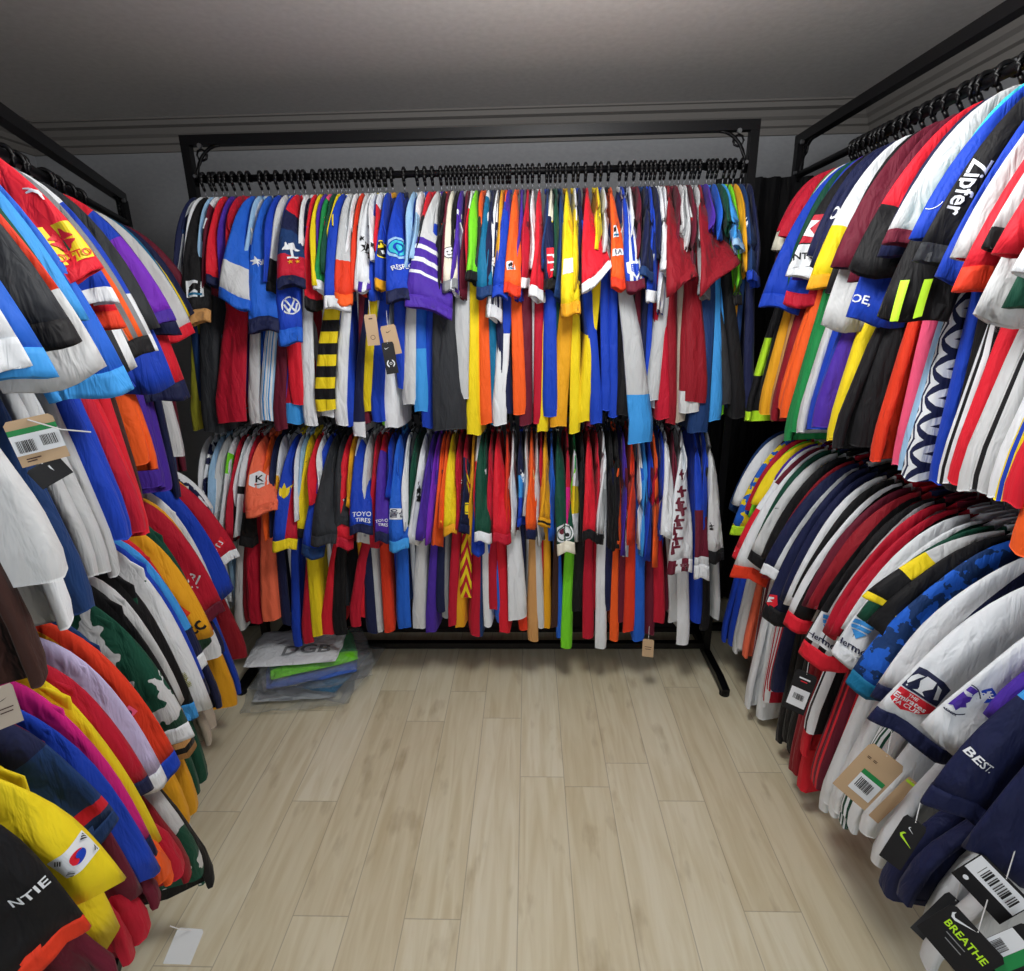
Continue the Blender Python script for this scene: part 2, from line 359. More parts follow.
# each badge: list of (colour, shape) in units of its own height = 1
def badges(k):
    W, B = 'white', 'black'
    D = {
     'clover': [('yellow', rect(1.12, 1.1))] + [('red', leaf(a, .27, 0, .12)) for a in (.78, 2.36, 3.93, 5.5)] + [('darkgreen', poly((.0, .1), (.03, .1), (.06, -.2), (.0, -.22)))] + [('redorange', T('LOTTO', .33, 0, -.38))],
     'puma': [(W, xf(PUMA, 1.0))],
     'respect': [('turquoise', ring(.16, .24, cy=.22)), ('paleblue', ring(.27, .34, cy=.22)), ('turquoise', disc(.1, cy=.22)), (W, T('RESPECT', .2, 0, -.36))],
     'vw': [(W, ring(.40, .48)), (W, xf(poly((-.3, .32), (-.2, .32), (0, -.02), (.2, .32), (.3, .32), (.05, -.12), (-.05, -.12)), 1)),
            (W, xf(poly((-.38, .1), (-.28, .1), (-.17, -.2), (0, .0), (.17, -.2), (.28, .1), (.38, .1), (.2, -.38), (.13, -.38), (0, -.14), (-.13, -.38), (-.2, -.38)), 1))],
     'ntie': [(W, T('NTIE', 1.0, sx=1.05))],
     'flag': [(W, rect(1.3, .95)), ('red', ring(0, .22, 16, 0, 0, .45, .45+math.pi)), ('royal', ring(0, .22, 16, 0, 0, .45+math.pi, .45+2*math.pi)),
              ('red', disc(.11, n=12, cx=-.1, cy=-.04)), ('royal', disc(.11, n=12, cx=.1, cy=.04))] +
             [(B, xf(rect(.2, .035, n=1), 1, 1, sx_*.43+dx, sy_*.3+dy, rr)) for sx_, sy_, rr in ((-1, 1, .95), (1, 1, -.95), (-1, -1, -.95), (1, -1, .95)) for dx, dy in ((-.05*sx_, -.04*sy_), (0, 0), (.05*sx_, .04*sy_))],
     'bitc': [('redorange', rect(.62, .62, 0, .42)), (W, T('B', .55, 0, .42)), (B, T('itc', .62, .02, -.3))],
     'zipfer': [(W, T('Zipfer', 1.0))],
     'toyo': [(W, T('TOYO', .55, 0, .26)), (W, T('TIRES', .5, .12, -.28))],
     'ulsan': [(W, rect(1.75, 1.0)), ('navy', T('울산', .82))],
     'hermes': [(W, rect(1.15, 1.15)), ('skyblue', poly((-.34, .5), (.34, .5), (.3, .36), (-.3, .36))), ('skyblue', poly((-.28, .32), (.28, .32), (.22, .2), (-.22, .2))), ('skyblue', poly((-.2, .16), (.2, .16), (0, -.1))), ('navy', T('Hermes.', .3, 0, -.36))],
     'facup': [(W, xf(poly((-.5, .56), (.5, .56), (.5, -.2), (.28, -.48), (0, -.62), (-.28, -.48), (-.5, -.2)), 1.06)), ('navy', poly((-.5, .5), (-.2, .58), (.2, .58), (.5, .5), (.5, -.02), (-.5, -.02))),
               ('red', poly((-.5, -.05), (.5, -.05), (.48, -.24), (.28, -.46), (0, -.6), (-.28, -.46), (-.48, -.24))),
               (W, poly((-.1, .47), (.1, .47), (.14, .3), (.06, .16), (.05, .1), (.14, .04), (-.14, .04), (-.05, .1), (-.06, .16), (-.14, .3))), (W, poly((-.4, .14), (-.28, .4), (-.14, .44), (-.2, .34), (-.3, .1))), (W, poly((.4, .14), (.28, .4), (.14, .44), (.2, .34), (.3, .1))),
               (W, T('THE', .12, 0, -.13)), (W, T('Emirates', .2, 0, -.26)), (W, T('FA CUP', .17, 0, -.42))],
     'lion': [(W, disc(.5, .56)), ('navy', ring(.46, .49, 30, a0=.6, a1=5.6)), ('purple', poly((-.3, .02), (-.22, .18), (-.08, .22), (.06, .16), (.2, .2), (.24, .06), (.18, -.02), (.28, -.12), (.14, -.2), (.1, -.34), (-.02, -.24), (-.16, -.38), (-.18, -.2), (-.32, -.24), (-.22, -.1))),
              ('purple', poly((-.12, .28), (.16, .28), (.2, .42), (.1, .34), (.02, .44), (-.06, .34), (-.16, .42))), ('navy', T('PREMIER', .1, 0, -.46))],
     'bre': [('royal', rect(1.3, .8)), (W, T('BRE', .6))],
     'best': [(W, T('BEST.', 1.0))],
     'hbro': [(W, T('HBRO', 1.0))],
     'nr': [(W, T('NR', 1.0))],
     'r': [(W, T('RJ', 1.0)), (W, rect(.5, .12, .3, -.6))],
     'o': [('pink', rect(1, 1)), ('maroon', ring(.16, .3)), ('red', rect(1, 1, 0, -1.05))],
     'ka': [(W, rect(1.8, 1)), ('navy', T('KA', .9))],
     'hex': [(W, disc(.52, n=6, a0=math.pi/6)), (B, T('K', .55, 0, .03)), (B, rect(.4, .05, 0, -.28, 1))],
     'round': [(W, disc(.5)), ('maroon', disc(.16, n=10, cx=-.16, cy=.1)), (B, disc(.12, n=8, cx=.15, cy=-.12)), ('darkgreen', ring(.36, .41))],
     'crest': [(W, poly((-.4, .45), (.4, .45), (.4, -.1), (0, -.5), (-.4, -.1))), ('royal', poly((-.26, .3), (.26, .3), (.26, -.06), (0, -.34), (-.26, -.06)))],
     'redcrest': [('red', poly((-.4, .45), (.4, .45), (.4, -.1), (0, -.5), (-.4, -.1))), (W, poly((-.3, .3), (.2, .3), (.2, .2), (-.1, .1), (.1, 0), (-.3, -.1)))],
     'ycrest': [('yellow', poly((-.5, .35), (-.1, .1), (0, .45), (.1, .1), (.5, .4), (.2, -.3), (0, -.5), (-.2, -.3)))],
     'patch': [('crimson', rect(1, .9, 0, .5)), (W, poly((-.3, .8), (.3, .75), (.05, .5), (.3, .2), (-.2, .3))), (W, rect(1.3, .8, 0, -.4)), (B, T('VENTURE', .34, 0, -.42))],
     'horse': [(W, rect(.9, 1)), (B, poly((-.3, .1), (-.1, .3), (.2, .35), (.3, .15), (.15, .0), (.25, -.2), (0, -.05), (-.25, -.2))), ('teal', rect(.7, .14, 0, -.32))],
     'star': [(W, leaf(a, .36, 0, .1)) for a in (1.57, .5, 2.64)]+[(W, rect(.12, .5, 0, -.05)), (W, rect(.5, .09, 0, -.32)), ('gold', T('★ ★', .26, 0, -.55))],
     'ycircle': [('yellow', disc(.5)), ('navy', ring(.3, .36))],
     'face': [(W, disc(.5)), (B, ring(.44, .5)), (B, disc(.07, n=8, cx=-.15, cy=.1)), (B, disc(.07, n=8, cx=.15, cy=.1)), (B, ring(.2, .25, 10, a0=3.6, a1=5.8))],
     'zero': [(W, T('0', 1.2)), (W, T('1', .6, .3, .8))],
     'squig': [(W, SQ), (W, xf(SQ, -.8, .8, .15, -.5)), (W, xf(SQ, .5, .5, -.2, .55))], 'squigb': [(B, SQ), (B, xf(SQ, -.8, .8, .15, -.5)), (B, xf(SQ, .5, .5, -.2, .55))],
     'lobster': [('maroon', xf(poly((-.5, .1), (-.2, .05), (-.1, .4), (.05, .45), (.02, .15), (.5, .2), (.5, .02), (.1, -.02), (.2, -.35), (-.05, -.45), (-.1, -.1), (-.5, -.05)), 1, 1, 0, k_)) for k_ in (1.5, .2, -1.1)],
     'arc': [(W, ring(.46, .5, 12, a0=3.5, a1=5.9))],
     'tick': [(W, SW)], 'tickb': [(B, SW)],
     'text': [(W, T('OE,', 1.0))],
     'crown': [('black', disc(.5)), ('yellow', ring(.44, .5)), ('yellow', poly((-.25, .1), (-.25, .35), (-.1, .2), (0, .38), (.1, .2), (.25, .35), (.25, .1))), (W, rect(.3, .2, 0, -.15))],
     'gtext': [('olive', T('illibilli', 1.0))],
     'redtext': [('red', rect(1, 2.4)), (W, rect(.6, .14, -.05, .6)), (W, rect(.14, .3, .28, .5)), (W, rect(.7, .14, 0, 0)), (W, rect(.14, .3, -.3, .1)), (W, rect(.6, .14, .05, -.6)), (W, rect(.14, .3, .1, -.52))],
     'stripe3': [('neon', poly((x-.12, .5), (x+.06, .5), (x-.02, -.5), (x-.2, -.5))) for x in (-.5, 0, .5)],
     'noneW': [(W, rect(1, 1))],
    }
    return D[k]
BNAME = dict(clover='clover_patch', puma='leaping_cat_mark', respect='sleeve_badge', vw='round_sponsor_badge', ntie='lettering', flag='flag_patch', bitc='sponsor_patch', zipfer='lettering', toyo='lettering', ulsan='lettering_patch',
             hermes='sponsor_patch', facup='cup_shield_badge', lion='league_badge', bre='lettering_patch', best='lettering', hbro='lettering', nr='lettering')

# ------------------------------------------------------------------ a shirt
def smooth01(t): t = min(max(t, 0), 1); return t*t*(3-2*t)
class Sleeve:
    """flattened tube from the shoulder to the hem, in rail coordinates relative to (s0, 0, 0)"""
    def __init__(s, hem, W, turn, sg, T0, camdir, seed, top_u=.06):
        s.h = np.array(hem, float); s.W = W; s.turn = turn; s.sg = sg; s.T = T0; s.cam = camdir; s.seed = seed
        sh, uh, zh = s.h
        s.P = [np.array([0, top_u, -.082]), np.array([0, min(.165, uh*.8), -.080]), np.array([sh*.5, uh*.74+.04, zh*.5-.06]), s.h]
        s.L = .36; s.slant = 0.0
        s.ph = seed*1.7
    def c(s, t):
        a, b, c, d = s.P; q = 1-t
        return a*q**3 + 3*b*q*q*t + 3*c*q*t*t + d*t**3
    def frame(s, t):
        tg = s.c(min(t+.01, 1.01)) - s.c(t-.01); tg /= np.linalg.norm(tg)
        n2 = np.array([0, tg[1], tg[2]]); n2 /= max(np.linalg.norm(n2), 1e-6)
        e = np.array([0, n2[2], -n2[1]])
        if e[1] > 0 or (abs(e[1]) < 1e-3 and e[2] > 0): e = -e
        ph = s.turn*min(1.0, max(0.0, t))**1.25
        a = math.cos(ph)*e + math.sin(ph)*s.sg*np.array([1.0, 0, 0]); a -= tg*(a @ tg); a /= np.linalg.norm(a)
        b = np.cross(a, tg); b /= np.linalg.norm(b)
        if b @ s.cam < 0: b = -b
        return tg, e, a, b, ph
    def Wt(s, t):
        w0 = .05 + (min(.12, s.W*.9)-.05)*smooth01(t/.4)
        return w0 + (s.W-w0)*smooth01((t-.3)/.7)
    def pt(s, t, x, side, extra=0.0):
        """x in [-1,1] across, side +1 faces the camera"""
        tg, e, a, b, ph = s.frame(t)
        W = s.Wt(t); Th = .010 + (s.T-.010)*smooth01(t*1.3)
        c = s.c(t) + e*(W/2)*math.cos(ph)*.96
        prof = max(0.0, 1-abs(x)**2.6)**.5
        wr = (.0042*math.sin(x*4.2+t*7+s.ph) + .0034*math.sin(x*9+s.ph*3-t*9))*min(1, W/.08)*smooth01(t*1.4)
        y = side*(Th/2)*prof + wr
        droop = -tg*s.slant*x*smooth01((t-.3)/.7) + tg*(.008*math.sin(x*2.6+s.ph))*smooth01((t-.8)/.2)
        return c + a*(W/2)*x + b*(y+side*extra) + droop
def sleeve_mesh(name, sl, s0, t0, t1, mt, parent, hem=True, nv=12, nx=10, grow=0.0, uv0=None):
    rings = []; uvs = []
    ts = [t0+(t1-t0)*i/nv for i in range(nv+1)]
    xs = [-math.cos(math.pi*i/nx) for i in range(nx+1)]
    for t in ts:
        rg = [sl.pt(t, x, 1, grow) for x in xs] + [sl.pt(t, x, -1, grow) for x in reversed(xs[1:-1])]
        rings.append(rg); k = (t-t0)/(t1-t0)
        uvs += [((x+1)/2, k) for x in xs] + [((x+1)/2, k) for x in reversed(xs[1:-1])]
    n = len(rings[0])
    if hem:      # folded-in hem so that the sleeve reads hollow
        last = np.array(rings[-1]); cen = last.mean(0)
        tg, e, a, b, ph = sl.frame(t1)
        for back, k, vv in ((-.0, .86, 1.0), (.03, .84, 1.0)):
            rings.append([cen + (p-cen)*k - tg*back for p in last]); uvs += [(.5, vv)]*n
    v = [(p[0]+s0, p[1], p[2]) for rg in rings for p in rg]
    fc = [(i*n+j, i*n+(j+1) % n, (i+1)*n+(j+1) % n, (i+1)*n+j) for i in range(len(rings)-1) for j in range(n)]
    fc.append(tuple(range((len(rings)-1)*n, len(rings)*n)))
    fc.append(tuple(reversed(range(n))))
    return v, fc, uvs
def body_mesh(s0, sb, ub, zb, fw, dr, Th, seed, side=False):
    """torso hung from the rail; the leading edge folds round to show a face fw wide"""
    rg = random.Random(seed); ph = rg.random()*6
    zs = [-.078, -.084, -.096, -.112, -.13, -.15, -.17, -.2, -.26, -.33, -.41, -.49, -.57]
    zs = [z for z in zs if z > zb+.1] + [zb+.08, zb+.03, zb+.004, zb]
    rows = []; uvs = []
    NS, NF = 7, 8
    for k, z in enumerate(zs):
        hw = .045+.155*min(1, max(0, (-.078-z)/.105))**.9
        g = smooth01((-.19-z)/(-.19-zb)) if zb < -.2 else 0
        g = g if not side else (smooth01((-.36-z)/(-.36-zb)) if z < -.36 else 0)
        uF = min(hw-.01, .165 if side else .2) if z > -.19 else (.165 + (ub-.165)*g**.7 if side else .19 + (ub-.19)*g)
        uR = -hw-.005
        turn = math.radians(84)*smooth01(((-.40 if side else -.17)-z)/.16)
        gw = g if not side else g*smooth01((-.30-z)/.2)
        fwz = fw*(.35+.65*g)
        th = .006 if z > -.19 else .006+(Th-.006)*smooth01((-.19-z)/.2)
        if k >= len(zs)-2: th *= .8
        cl = []
        sh = (sb-dr*fw/2)*g
        for i in range(NS):
            q = i/(NS-1); uu = uR+(uF-.012-uR)*q
            cl.append((sh+ (.006*math.sin(uu*26+ph+z*4)+.004*math.sin(uu*50+ph*2))*gw*min(1, q*3), uu))
        x, y = cl[-1]; st = fwz/NF+.0015
        for i in range(NF):
            a = turn*min(1, (i+1)/2.5) + .42*math.sin(i*1.35+ph+z*3)*g*(1 if fw > .03 else .3)
            x += dr*math.sin(a)*st; y += math.cos(a)*st*.8; cl.append((x, y))
        nrm = []
        for i in range(len(cl)):
            a, b = cl[max(i-1, 0)], cl[min(i+1, len(cl)-1)]
            dx, dy = b[0]-a[0], b[1]-a[1]; l = math.hypot(dx, dy) or 1
            nrm.append((-dy/l, dx/l))
        tot = len(cl)
        def T_(i): return th/2*(1-.55*(abs(2*i/(tot-1)-1))**4)
        A = [(c[0]+n_[0]*T_(i), c[1]+n_[1]*T_(i)) for i, (c, n_) in enumerate(zip(cl, nrm))]
        B = [(c[0]-n_[0]*T_(i), c[1]-n_[1]*T_(i)) for i, (c, n_) in enumerate(zip(cl, nrm))]
        e = .006*math.sin(ph*3+k) if k > 4 else 0
        row = [(a[0]+s0, a[1], z+ (.004*math.sin(i*.45+ph) if k >= len(zs)-2 else 0)) for i, a in enumerate(A)]
        row += [(b[0]+s0, b[1], z+ (.004*math.sin(i*.45+ph) if k >= len(zs)-2 else 0)) for i, b in reversed(list(enumerate(B)))]
        vv = (zs[0]-z)/(zs[0]-zb)
        uu_ = [max(0, (i-NS+1)/NF) if i >= NS else (NS-1-i)/6*-1+0 for i in range(tot)]
        uvs += [(x_, vv) for x_ in uu_] + [(x_, vv) for x_ in reversed(uu_)]
        rows.append(row)
    n = len(rows[0]); v = [p for rw in rows for p in rw]
    fc = [(i*n+j, (i+1)*n+j, (i+1)*n+(j+1) % n, i*n+(j+1) % n) for i in range(len(rows)-1) for j in range(n)]
    h = n//2
    for base in (0, (len(rows)-1)*n):
        fc += [(base+j, base+j+1, base+n-2-j, base+n-1-j) for j in range(h-1)]
    # rear sleeve, hanging behind the torso
    k = len(v); m_ = []
    for t in range(5):
        q = t/4; cu = -.17-.05*q; cz = -.14-.24*q; w_ = .05+.05*q; tt = .007+.012*q
        for j in range(8):
            a = 2*math.pi*j/8
            m_.append((s0+math.sin(a)*tt, cu+math.cos(a)*w_*.8, cz-math.cos(a)*w_*-.45)); uvs.append((0, q*.4))
    v += m_
    fc += [(k+i*8+j, k+i*8+(j+1) % 8, k+(i+1)*8+(j+1) % 8, k+(i+1)*8+j) for i in range(4) for j in range(8)]
    fc.append(tuple(range(k+32, k+40)))
    return v, fc, uvs
import bmesh
_fine = {}
def fine(sh, key, maxlen=.13):
    if key in _fine: return _fine[key]
    bm = bmesh.new(); vs = [bm.verts.new((x, y, 0)) for x, y in sh[0]]
    for q in sh[1]:
        try: bm.faces.new([vs[i] for i in q])
        except ValueError: pass
    bmesh.ops.triangulate(bm, faces=bm.faces[:])
    for _ in range(4):
        es = [e for e in bm.edges if e.calc_length() > maxlen]
        if not es: break
        bmesh.ops.subdivide_edges(bm, edges=es, cuts=1, use_grid_fill=False)
        bmesh.ops.triangulate(bm, faces=[f_ for f_ in bm.faces if len(f_.verts) > 3])
    bm.verts.index_update()
    out = ([(v.co.x, v.co.y) for v in bm.verts], [tuple(v.index for v in f_.verts) for f_ in bm.faces]); bm.free()
    _fine[key] = out; return out
def link(fr, name, vfu, mats, parent, origin, midx=None, smooth=True):
    """local rail coordinates -> an object whose origin sits at the hanging point"""
    v, fc, uvs = vfu
    P = [fr.w(p) for p in v]
    if fr.flip: fc = [tuple(reversed(q)) for q in fc]
    o = mesh(name, [p-origin for p in P], fc, mats, parent, uvs, smooth, midx)
    return o

# hanger: black plastic hook block on the rail, steel stem, sloping shoulders
hplast = plain('black_hanger_plastic', (11, 11, 14), 0.4); hmetal = plain('hanger_wire', (120, 122, 128), 0.35, 0.8)
HANG = {}
def hanger(fr, tier, s, org, label, group):
    q = MB()
    if tier not in HANG:
        def P(a, b, c): return tuple(fr.d*a + fr.n*b + np.array([0, 0, c]))
        arc = [P(0, .019*math.cos(a), -.012+.019*math.sin(a)) for a in [math.pi*(1.15-1.3*i/10) for i in range(11)]]
        q.tube(arc + [P(0, .02, -.02), P(0, .012, -.036)], .0062, 6)
        q.tube([P(0, .012, -.034), P(0, .002, -.05)], .0055, 6)
        q.build; hk = q
        st = MB(); st.tube([P(0, .004, -.046), P(0, 0, -.062), P(0, 0, -.082)], .0022, 6)
        sh = MB(); sh.tube([P(0, -.16, -.160), P(0, -.10, -.130), P(0, -.03, -.100), P(0, 0, -.088), P(0, .03, -.100), P(0, .10, -.132), P(0, .14, -.160)], [.003, .004, .004, .004, .004, .004, .003], 6)
        root = sh.build('clothes_hanger', hplast, None, True)
        h1 = hk.build('hook', hplast, root, True); h2 = st.build('stem', hmetal, root, True)
        HANG[tier] = (root, h1, h2)
        new = root
    else:
        root, h1, h2 = HANG[tier]
        new = root.copy(); COL.objects.link(new)
        for c in (h1, h2):
            k = c.copy(); COL.objects.link(k); k.parent = new
    new.location = org
    tag(new, label, 'clothes hanger', group)
    return new
# ------------------------------------------------------------------ what hangs where, read off the photograph
# back rails: 'top x, hem x, width, hem y | fabric | cuff | badges'   (pixels of the photograph, placed on the plane of the rail)
BU = '''184 177 10 297|A 3 navy white navy white|white
192 187 7 285|A 2 white lightgrey|
196 196 27 322|black|tan|horse 195 288 17 0
203 202 6 290|paleblue|
208 208 9 292|L white .25 maroon|
216 213 11 284|red|navy
224 223 8 280|purple|
232 230 10 284|crimson|
245 233 30 304 -5|L blue .78 offwhite|blue
252 250 12 300|A 3 paleblue white blue|
262 264 30 330|blue|navy|squig 256 262 13 80
272 268 10 285|royal|
279 275 14 293|L offwhite .8 black|black
286 290 25 342|royal|blue|vw 291 306 19 8
291 291 27 286|L red .38 navy .58 darkblue .8 crimson|navy|star 291 252 22 0
301 304 7 290|A 3 white navy white|
309 311 10 308|red|black
315 317 9 285|A 3 yellow black yellow|
325 322 14 291|L pink .2 green|white
334 330 8 284|A 3 yellow black yellow|
338 337 26 308|royal|white
346 343 19 304|L offwhite .3 lightgrey .76 redorange|orange
352 350 8 280|A 4 white grey|
358 356 9 292|redorange|
369 362 17 290|white|A 4 white purple|squigb 366 247 16 0
376 374 9 300|royal|
371 374 7 262|white||squigb 372 245 8 0
384 382 12 288|royal|gold|crown 382 250 18 0
397 399 26 300|royal|navy|respect 400 255 36 4
411 409 10 270|A 3 paleblue blue|
419 416 9 262|L white .5 paleblue|
427 418 9 285|L red .45 black|
436 428 48 310 -5|L offwhite .60 purple .65 white .68 purple .74 white .77 purple .83 white .85 purple|purple
442 442 8 300|black|
451 450 16 289|cream|grey|face 449 252 12 0
460 455 9 292|L purple .4 white .45 purple|A 4 white purple
466 464 7 298|maroon|
475 473 15 281|lime|black
481 480 8 276|L orange .5 charcoal|
488 484 16 296|L white .22 teal|darkblue
497 494 15 318|A 7 white navy white navy|white|face 494 262 10 0
506 504 7 295|L orange .3 royal|
509 500 17 296|L purple .4 royal|royal
516 512 18 294|L orange|redorange|horse 511 265 9 0
522 519 8 300|A 4 purple royal|
528 526 11 286|crimson|white
533 533 5 270|white|
540 538 15 298|red|white
548 547 9 270|A 2 darkblue royal|
552 551 15 288|L cream .35 cream .5 navy|black|redtext 551 262 12 -8
562 561 11 300|darkblue|
568 571 20 314|yellow|gold|noneW 568 266 15 0
576 577 8 290|L white .4 yellow|
581 579 7 290|navy|
589 597 32 281 12|red|white|
599 598 7 250|yellow|
605 607 9 254|offwhite|
613 619 16 288|orange|redorange|ka 617 252 7 0|horse 613 231 12 0
625 636 19 290|A 7 royal white|maroon|crest 636 270 19 0
632 631 6 262|A 3 white navy|
640 640 9 262|A 2 maroon black|
648 649 15 278|navy|darkblue|crest 650 262 16 0
653 654 13 300|royal|white
662 670 15 272|A 3 white purple|white|squigb 663 222 14 80
668 662 9 312|A 3 white royal|
672 683 34 286 9|darkred|
679 681 8 262|maroon|
688 688 6 250|offwhite|
694 694 9 275|maroon|
704 722 50 278 17|darkred|
700 707 14 296|lightgrey|grey
718 722 7 240|blue|
727 742 15 248|skyblue|paleblue
735 741 10 302|lime|black
746 757 14 282|darkblue|royal|squig 750 222 9 0
754 759 8 275|navy|'''
BUB = '''196 9 430 olive
201 8 400 darkblue
214 22 432 charcoal
235 35 422 crimson
257 12 424 offwhite
270 14 421 A 5 paleblue white skyblue white
281 14 430 maroon
289 10 420 royal
299 15 404 red
294 12 424 L purple .5 crimson .9 skyblue
310 15 425 white
327 23 410 H 19 yellow black
327 12 417 H 2 lightgrey white
340 13 425 white
350 9 426 royal
360 12 437 L navy .93 white
366 8 424 maroon
371 12 412 yellow
379 15 421 royal
386 6 425 lime
394 12 428 L grey .3 white
404 10 388 royal
411 14 405 offwhite
424 14 412 L blue .7 skyblue
428 10 428 royal
440 8 407 L black .1 orange
448 34 430 charcoal
461 19 400 lightgrey
471 7 427 white
475 13 435 yellow
486 11 424 orange
493 7 424 teal
500 14 425 L royal .6 white
508 12 414 navy
519 14 414 orange
524 12 425 maroon
529 6 400 redorange
537 9 423 crimson
551 15 416 royal
545 9 432 yellow
561 16 427 gold
573 10 433 yellow
585 10 422 yellow
592 5 427 maroon
598 11 424 royal
607 9 410 royal
613 8 417 royal
622 12 416 black
631 8 420 maroon
638 25 443 L lightgrey .80 skyblue
655 11 401 lightgrey
663 12 419 crimson
672 10 424 darkred
679 9 422 taupe
696 23 402 darkred
690 20 412 L darkred .9 offwhite
701 18 433 darkblue
714 12 421 skyblue
728 8 405 charcoal
738 12 418 black
748 9 408 navy'''
BL = '''203 203 7 500|A 3 white navy|
209 208 7 515|T white navy 30|
222 216 11 537|offwhite|
230 225 9 538|L white .3 lime .5 white|
237 232 10 541|A 4 crimson black|
248 239 11 539|L white .6 black .66 white|
252 246 9 547|L crimson .8 black|black
260 261 31 514|coral|coral|hex 259 479 20 0
267 268 7 540|orange|
273 274 7 540|navy|
279 280 7 544|L white .5 gold|
292 284 24 549|A 2 royal crimson|yellow|ycrest 284 491 17 0
298 299 8 522|A 3 white black|
307 304 11 537|yellow|black|tickb 305 461 7 0
315 313 9 505|red|
320 321 6 500|A 2 white royal|
327 312 23 556|royal|darkblue
333 323 25 544|charcoal|charcoal
341 342 15 526|charcoal|
347 344 18 547|red|crimson|squig 348 499 8 80
357 358 8 515|L white .4 royal|
361 361 23 533|L white .15 royal|navy|toyo 361 517 12 4
368 364 13 545|offwhite|
375 376 11 548|crimson|
381 386 9 541|redorange|
383 382 15 541|L crimson .3 purple|navy|toyo 382 523 8 8
390 391 7 500|royal|
398 399 20 549|blue|skyblue|ulsan 398 514 11 0
407 407 8 530|A 3 white navy|
424 414 13 545|white||squigb 418 490 14 0
432 422 11 540|purple|
438 430 10 545|A 2 violet royal|
443 437 9 548|L orange .8 orange|
447 443 8 530|A 2 orange gold|
452 450 14 533|yellow|gold
459 460 9 530|crimson||squig 460 490 16 0
466 465 9 534|L crimson .4 navy|navy|ycircle 467 508 12 0
473 473 7 545|A 3 gold navy|
482 483 18 541|darkgreen|white
480 478 14 553|L lightgrey .6 royal|royal
491 491 7 530|crimson|
498 502 19 542|red|crimson
507 510 7 530|redorange|
513 515 7 535|A 3 white maroon|
521 522 9 526|L navy .6 skyblue .8 royal|royal|squig 522 475 9 0
532 533 12 538|orange|navy
537 541 8 545|offwhite|
546 546 12 527|gold|L gold .4 black .7 gold
552 553 7 540|blue|
559 566 19 552|L darkgreen|cream|round 564 532 19 0
568 569 8 545|L crimson .6 magenta|
575 576 9 542|L green .3 white .6 yellow .8 white|
583 583 7 545|black|
590 589 14 539|red|black
598 598 7 540|crimson|
605 601 9 543|white|black
612 611 8 547|black|
618 617 12 552|A 2 black orange|
625 626 8 558|A 3 purple white|
633 632 9 545|redorange||squig 634 500 8 0
640 641 7 548|A 2 white skyblue|
645 644 7 558|skyblue|
651 649 9 562|royal|
656 657 9 566|orange|
664 663 8 540|A 2 royal white|
668 667 14 537|white|
675 674 7 545|maroon|
685 680 27 571|white|A 4 maroon white|lobster 688 461 13 0|lobster 681 494 14 0|lobster 678 523 14 0|lobster 670 552 14 0
698 702 17 577|L royal .68 maroon .94 white|white
706 705 8 540|A 3 royal white|
711 716 16 560|offwhite|black|squigb 707 525 5 0'''
BLB = '''240 8 632 offwhite
247 6 622 darkred
256 14 623 crimson
270 19 620 coral
284 10 625 navy
297 10 646 royal
308 13 643 crimson
317 14 636 yellow
330 14 635 red
341 17 634 black
356 13 626 crimson
363 6 618 red
370 12 633 navy
380 9 633 lightgrey
388 11 632 redorange
405 16 628 blue
421 13 629 offwhite
433 10 633 purple
441 9 612 navy
446 7 618 grey
452 10 626 crimson
462 9 628 gold
467 12 598 C yellow crimson 9
473 10 636 crimson
480 8 637 darkblue
488 7 627 white
494 9 610 crimson
499 9 624 blue
506 11 633 red
515 21 619 white
523 9 630 redorange
532 11 641 tan
540 9 628 offwhite
549 6 629 gold
556 7 628 brown
562 7 639 blue
566 12 648 lime
578 10 612 black
588 12 638 crimson
600 13 648 white
606 8 610 navy
614 9 641 orange
621 8 622 maroon
628 13 632 redorange
638 12 641 blue
648 9 635 maroon
660 12 623 crimson
672 11 622 lightgrey
682 15 644 white
695 9 623 royal
703 9 630 black
714 5 620 lightgrey'''
# side rails, far to near: 'hem x, hem y, width | fabric | cuff | badges ; body edge x, y, fabric'
LU = '''193 300 10|maroon|;186 470 maroon
190 312 9|A 4 navy yellow navy|;181 500 darkblue
186 322 9|A 2 teal blue|;178 496 navy
184 334 9|red|;184 455 offwhite
188 333 16|offwhite|red;181 497 navy
180 392 18|red|navy;172 488 purple
176 330 8|navy|;165 486 purple
167 320 18|L red .3 royal .5 violet|purple;163 484 purple
163 385 26|royal|;158 468 orange
153 322 12|charcoal|;150 462 orange
146 345 20|L white .35 royal .8 white|white;143 500 brown
140 352 30|A 12 grey orange|black;148 528 red
124 366 26|A 5 white charcoal white|;150 532 red
108 320 28|red|redorange;145 528 crimson
104 300 28|L paleblue .55 royal|white;133 535 royal
88 272 36|red|red|clover 64 246 36 12|puma 36 192 20 -25;128 536 royal
112 385 40|blue|skyblue;118 573 lightgrey
76 312 18|skyblue|;108 572 lightgrey
80 340 14|darkgreen|;98 574 lightgrey
75 372 66|L redorange|offwhite:.80;92 610 darkblue
56 335 44|charcoal|black;72 622 white
32 368 42|L royal .7 blue|skyblue;66 572 offwhite
8 366 46|L navy .5 green .55 white|white;46 678 brown'''
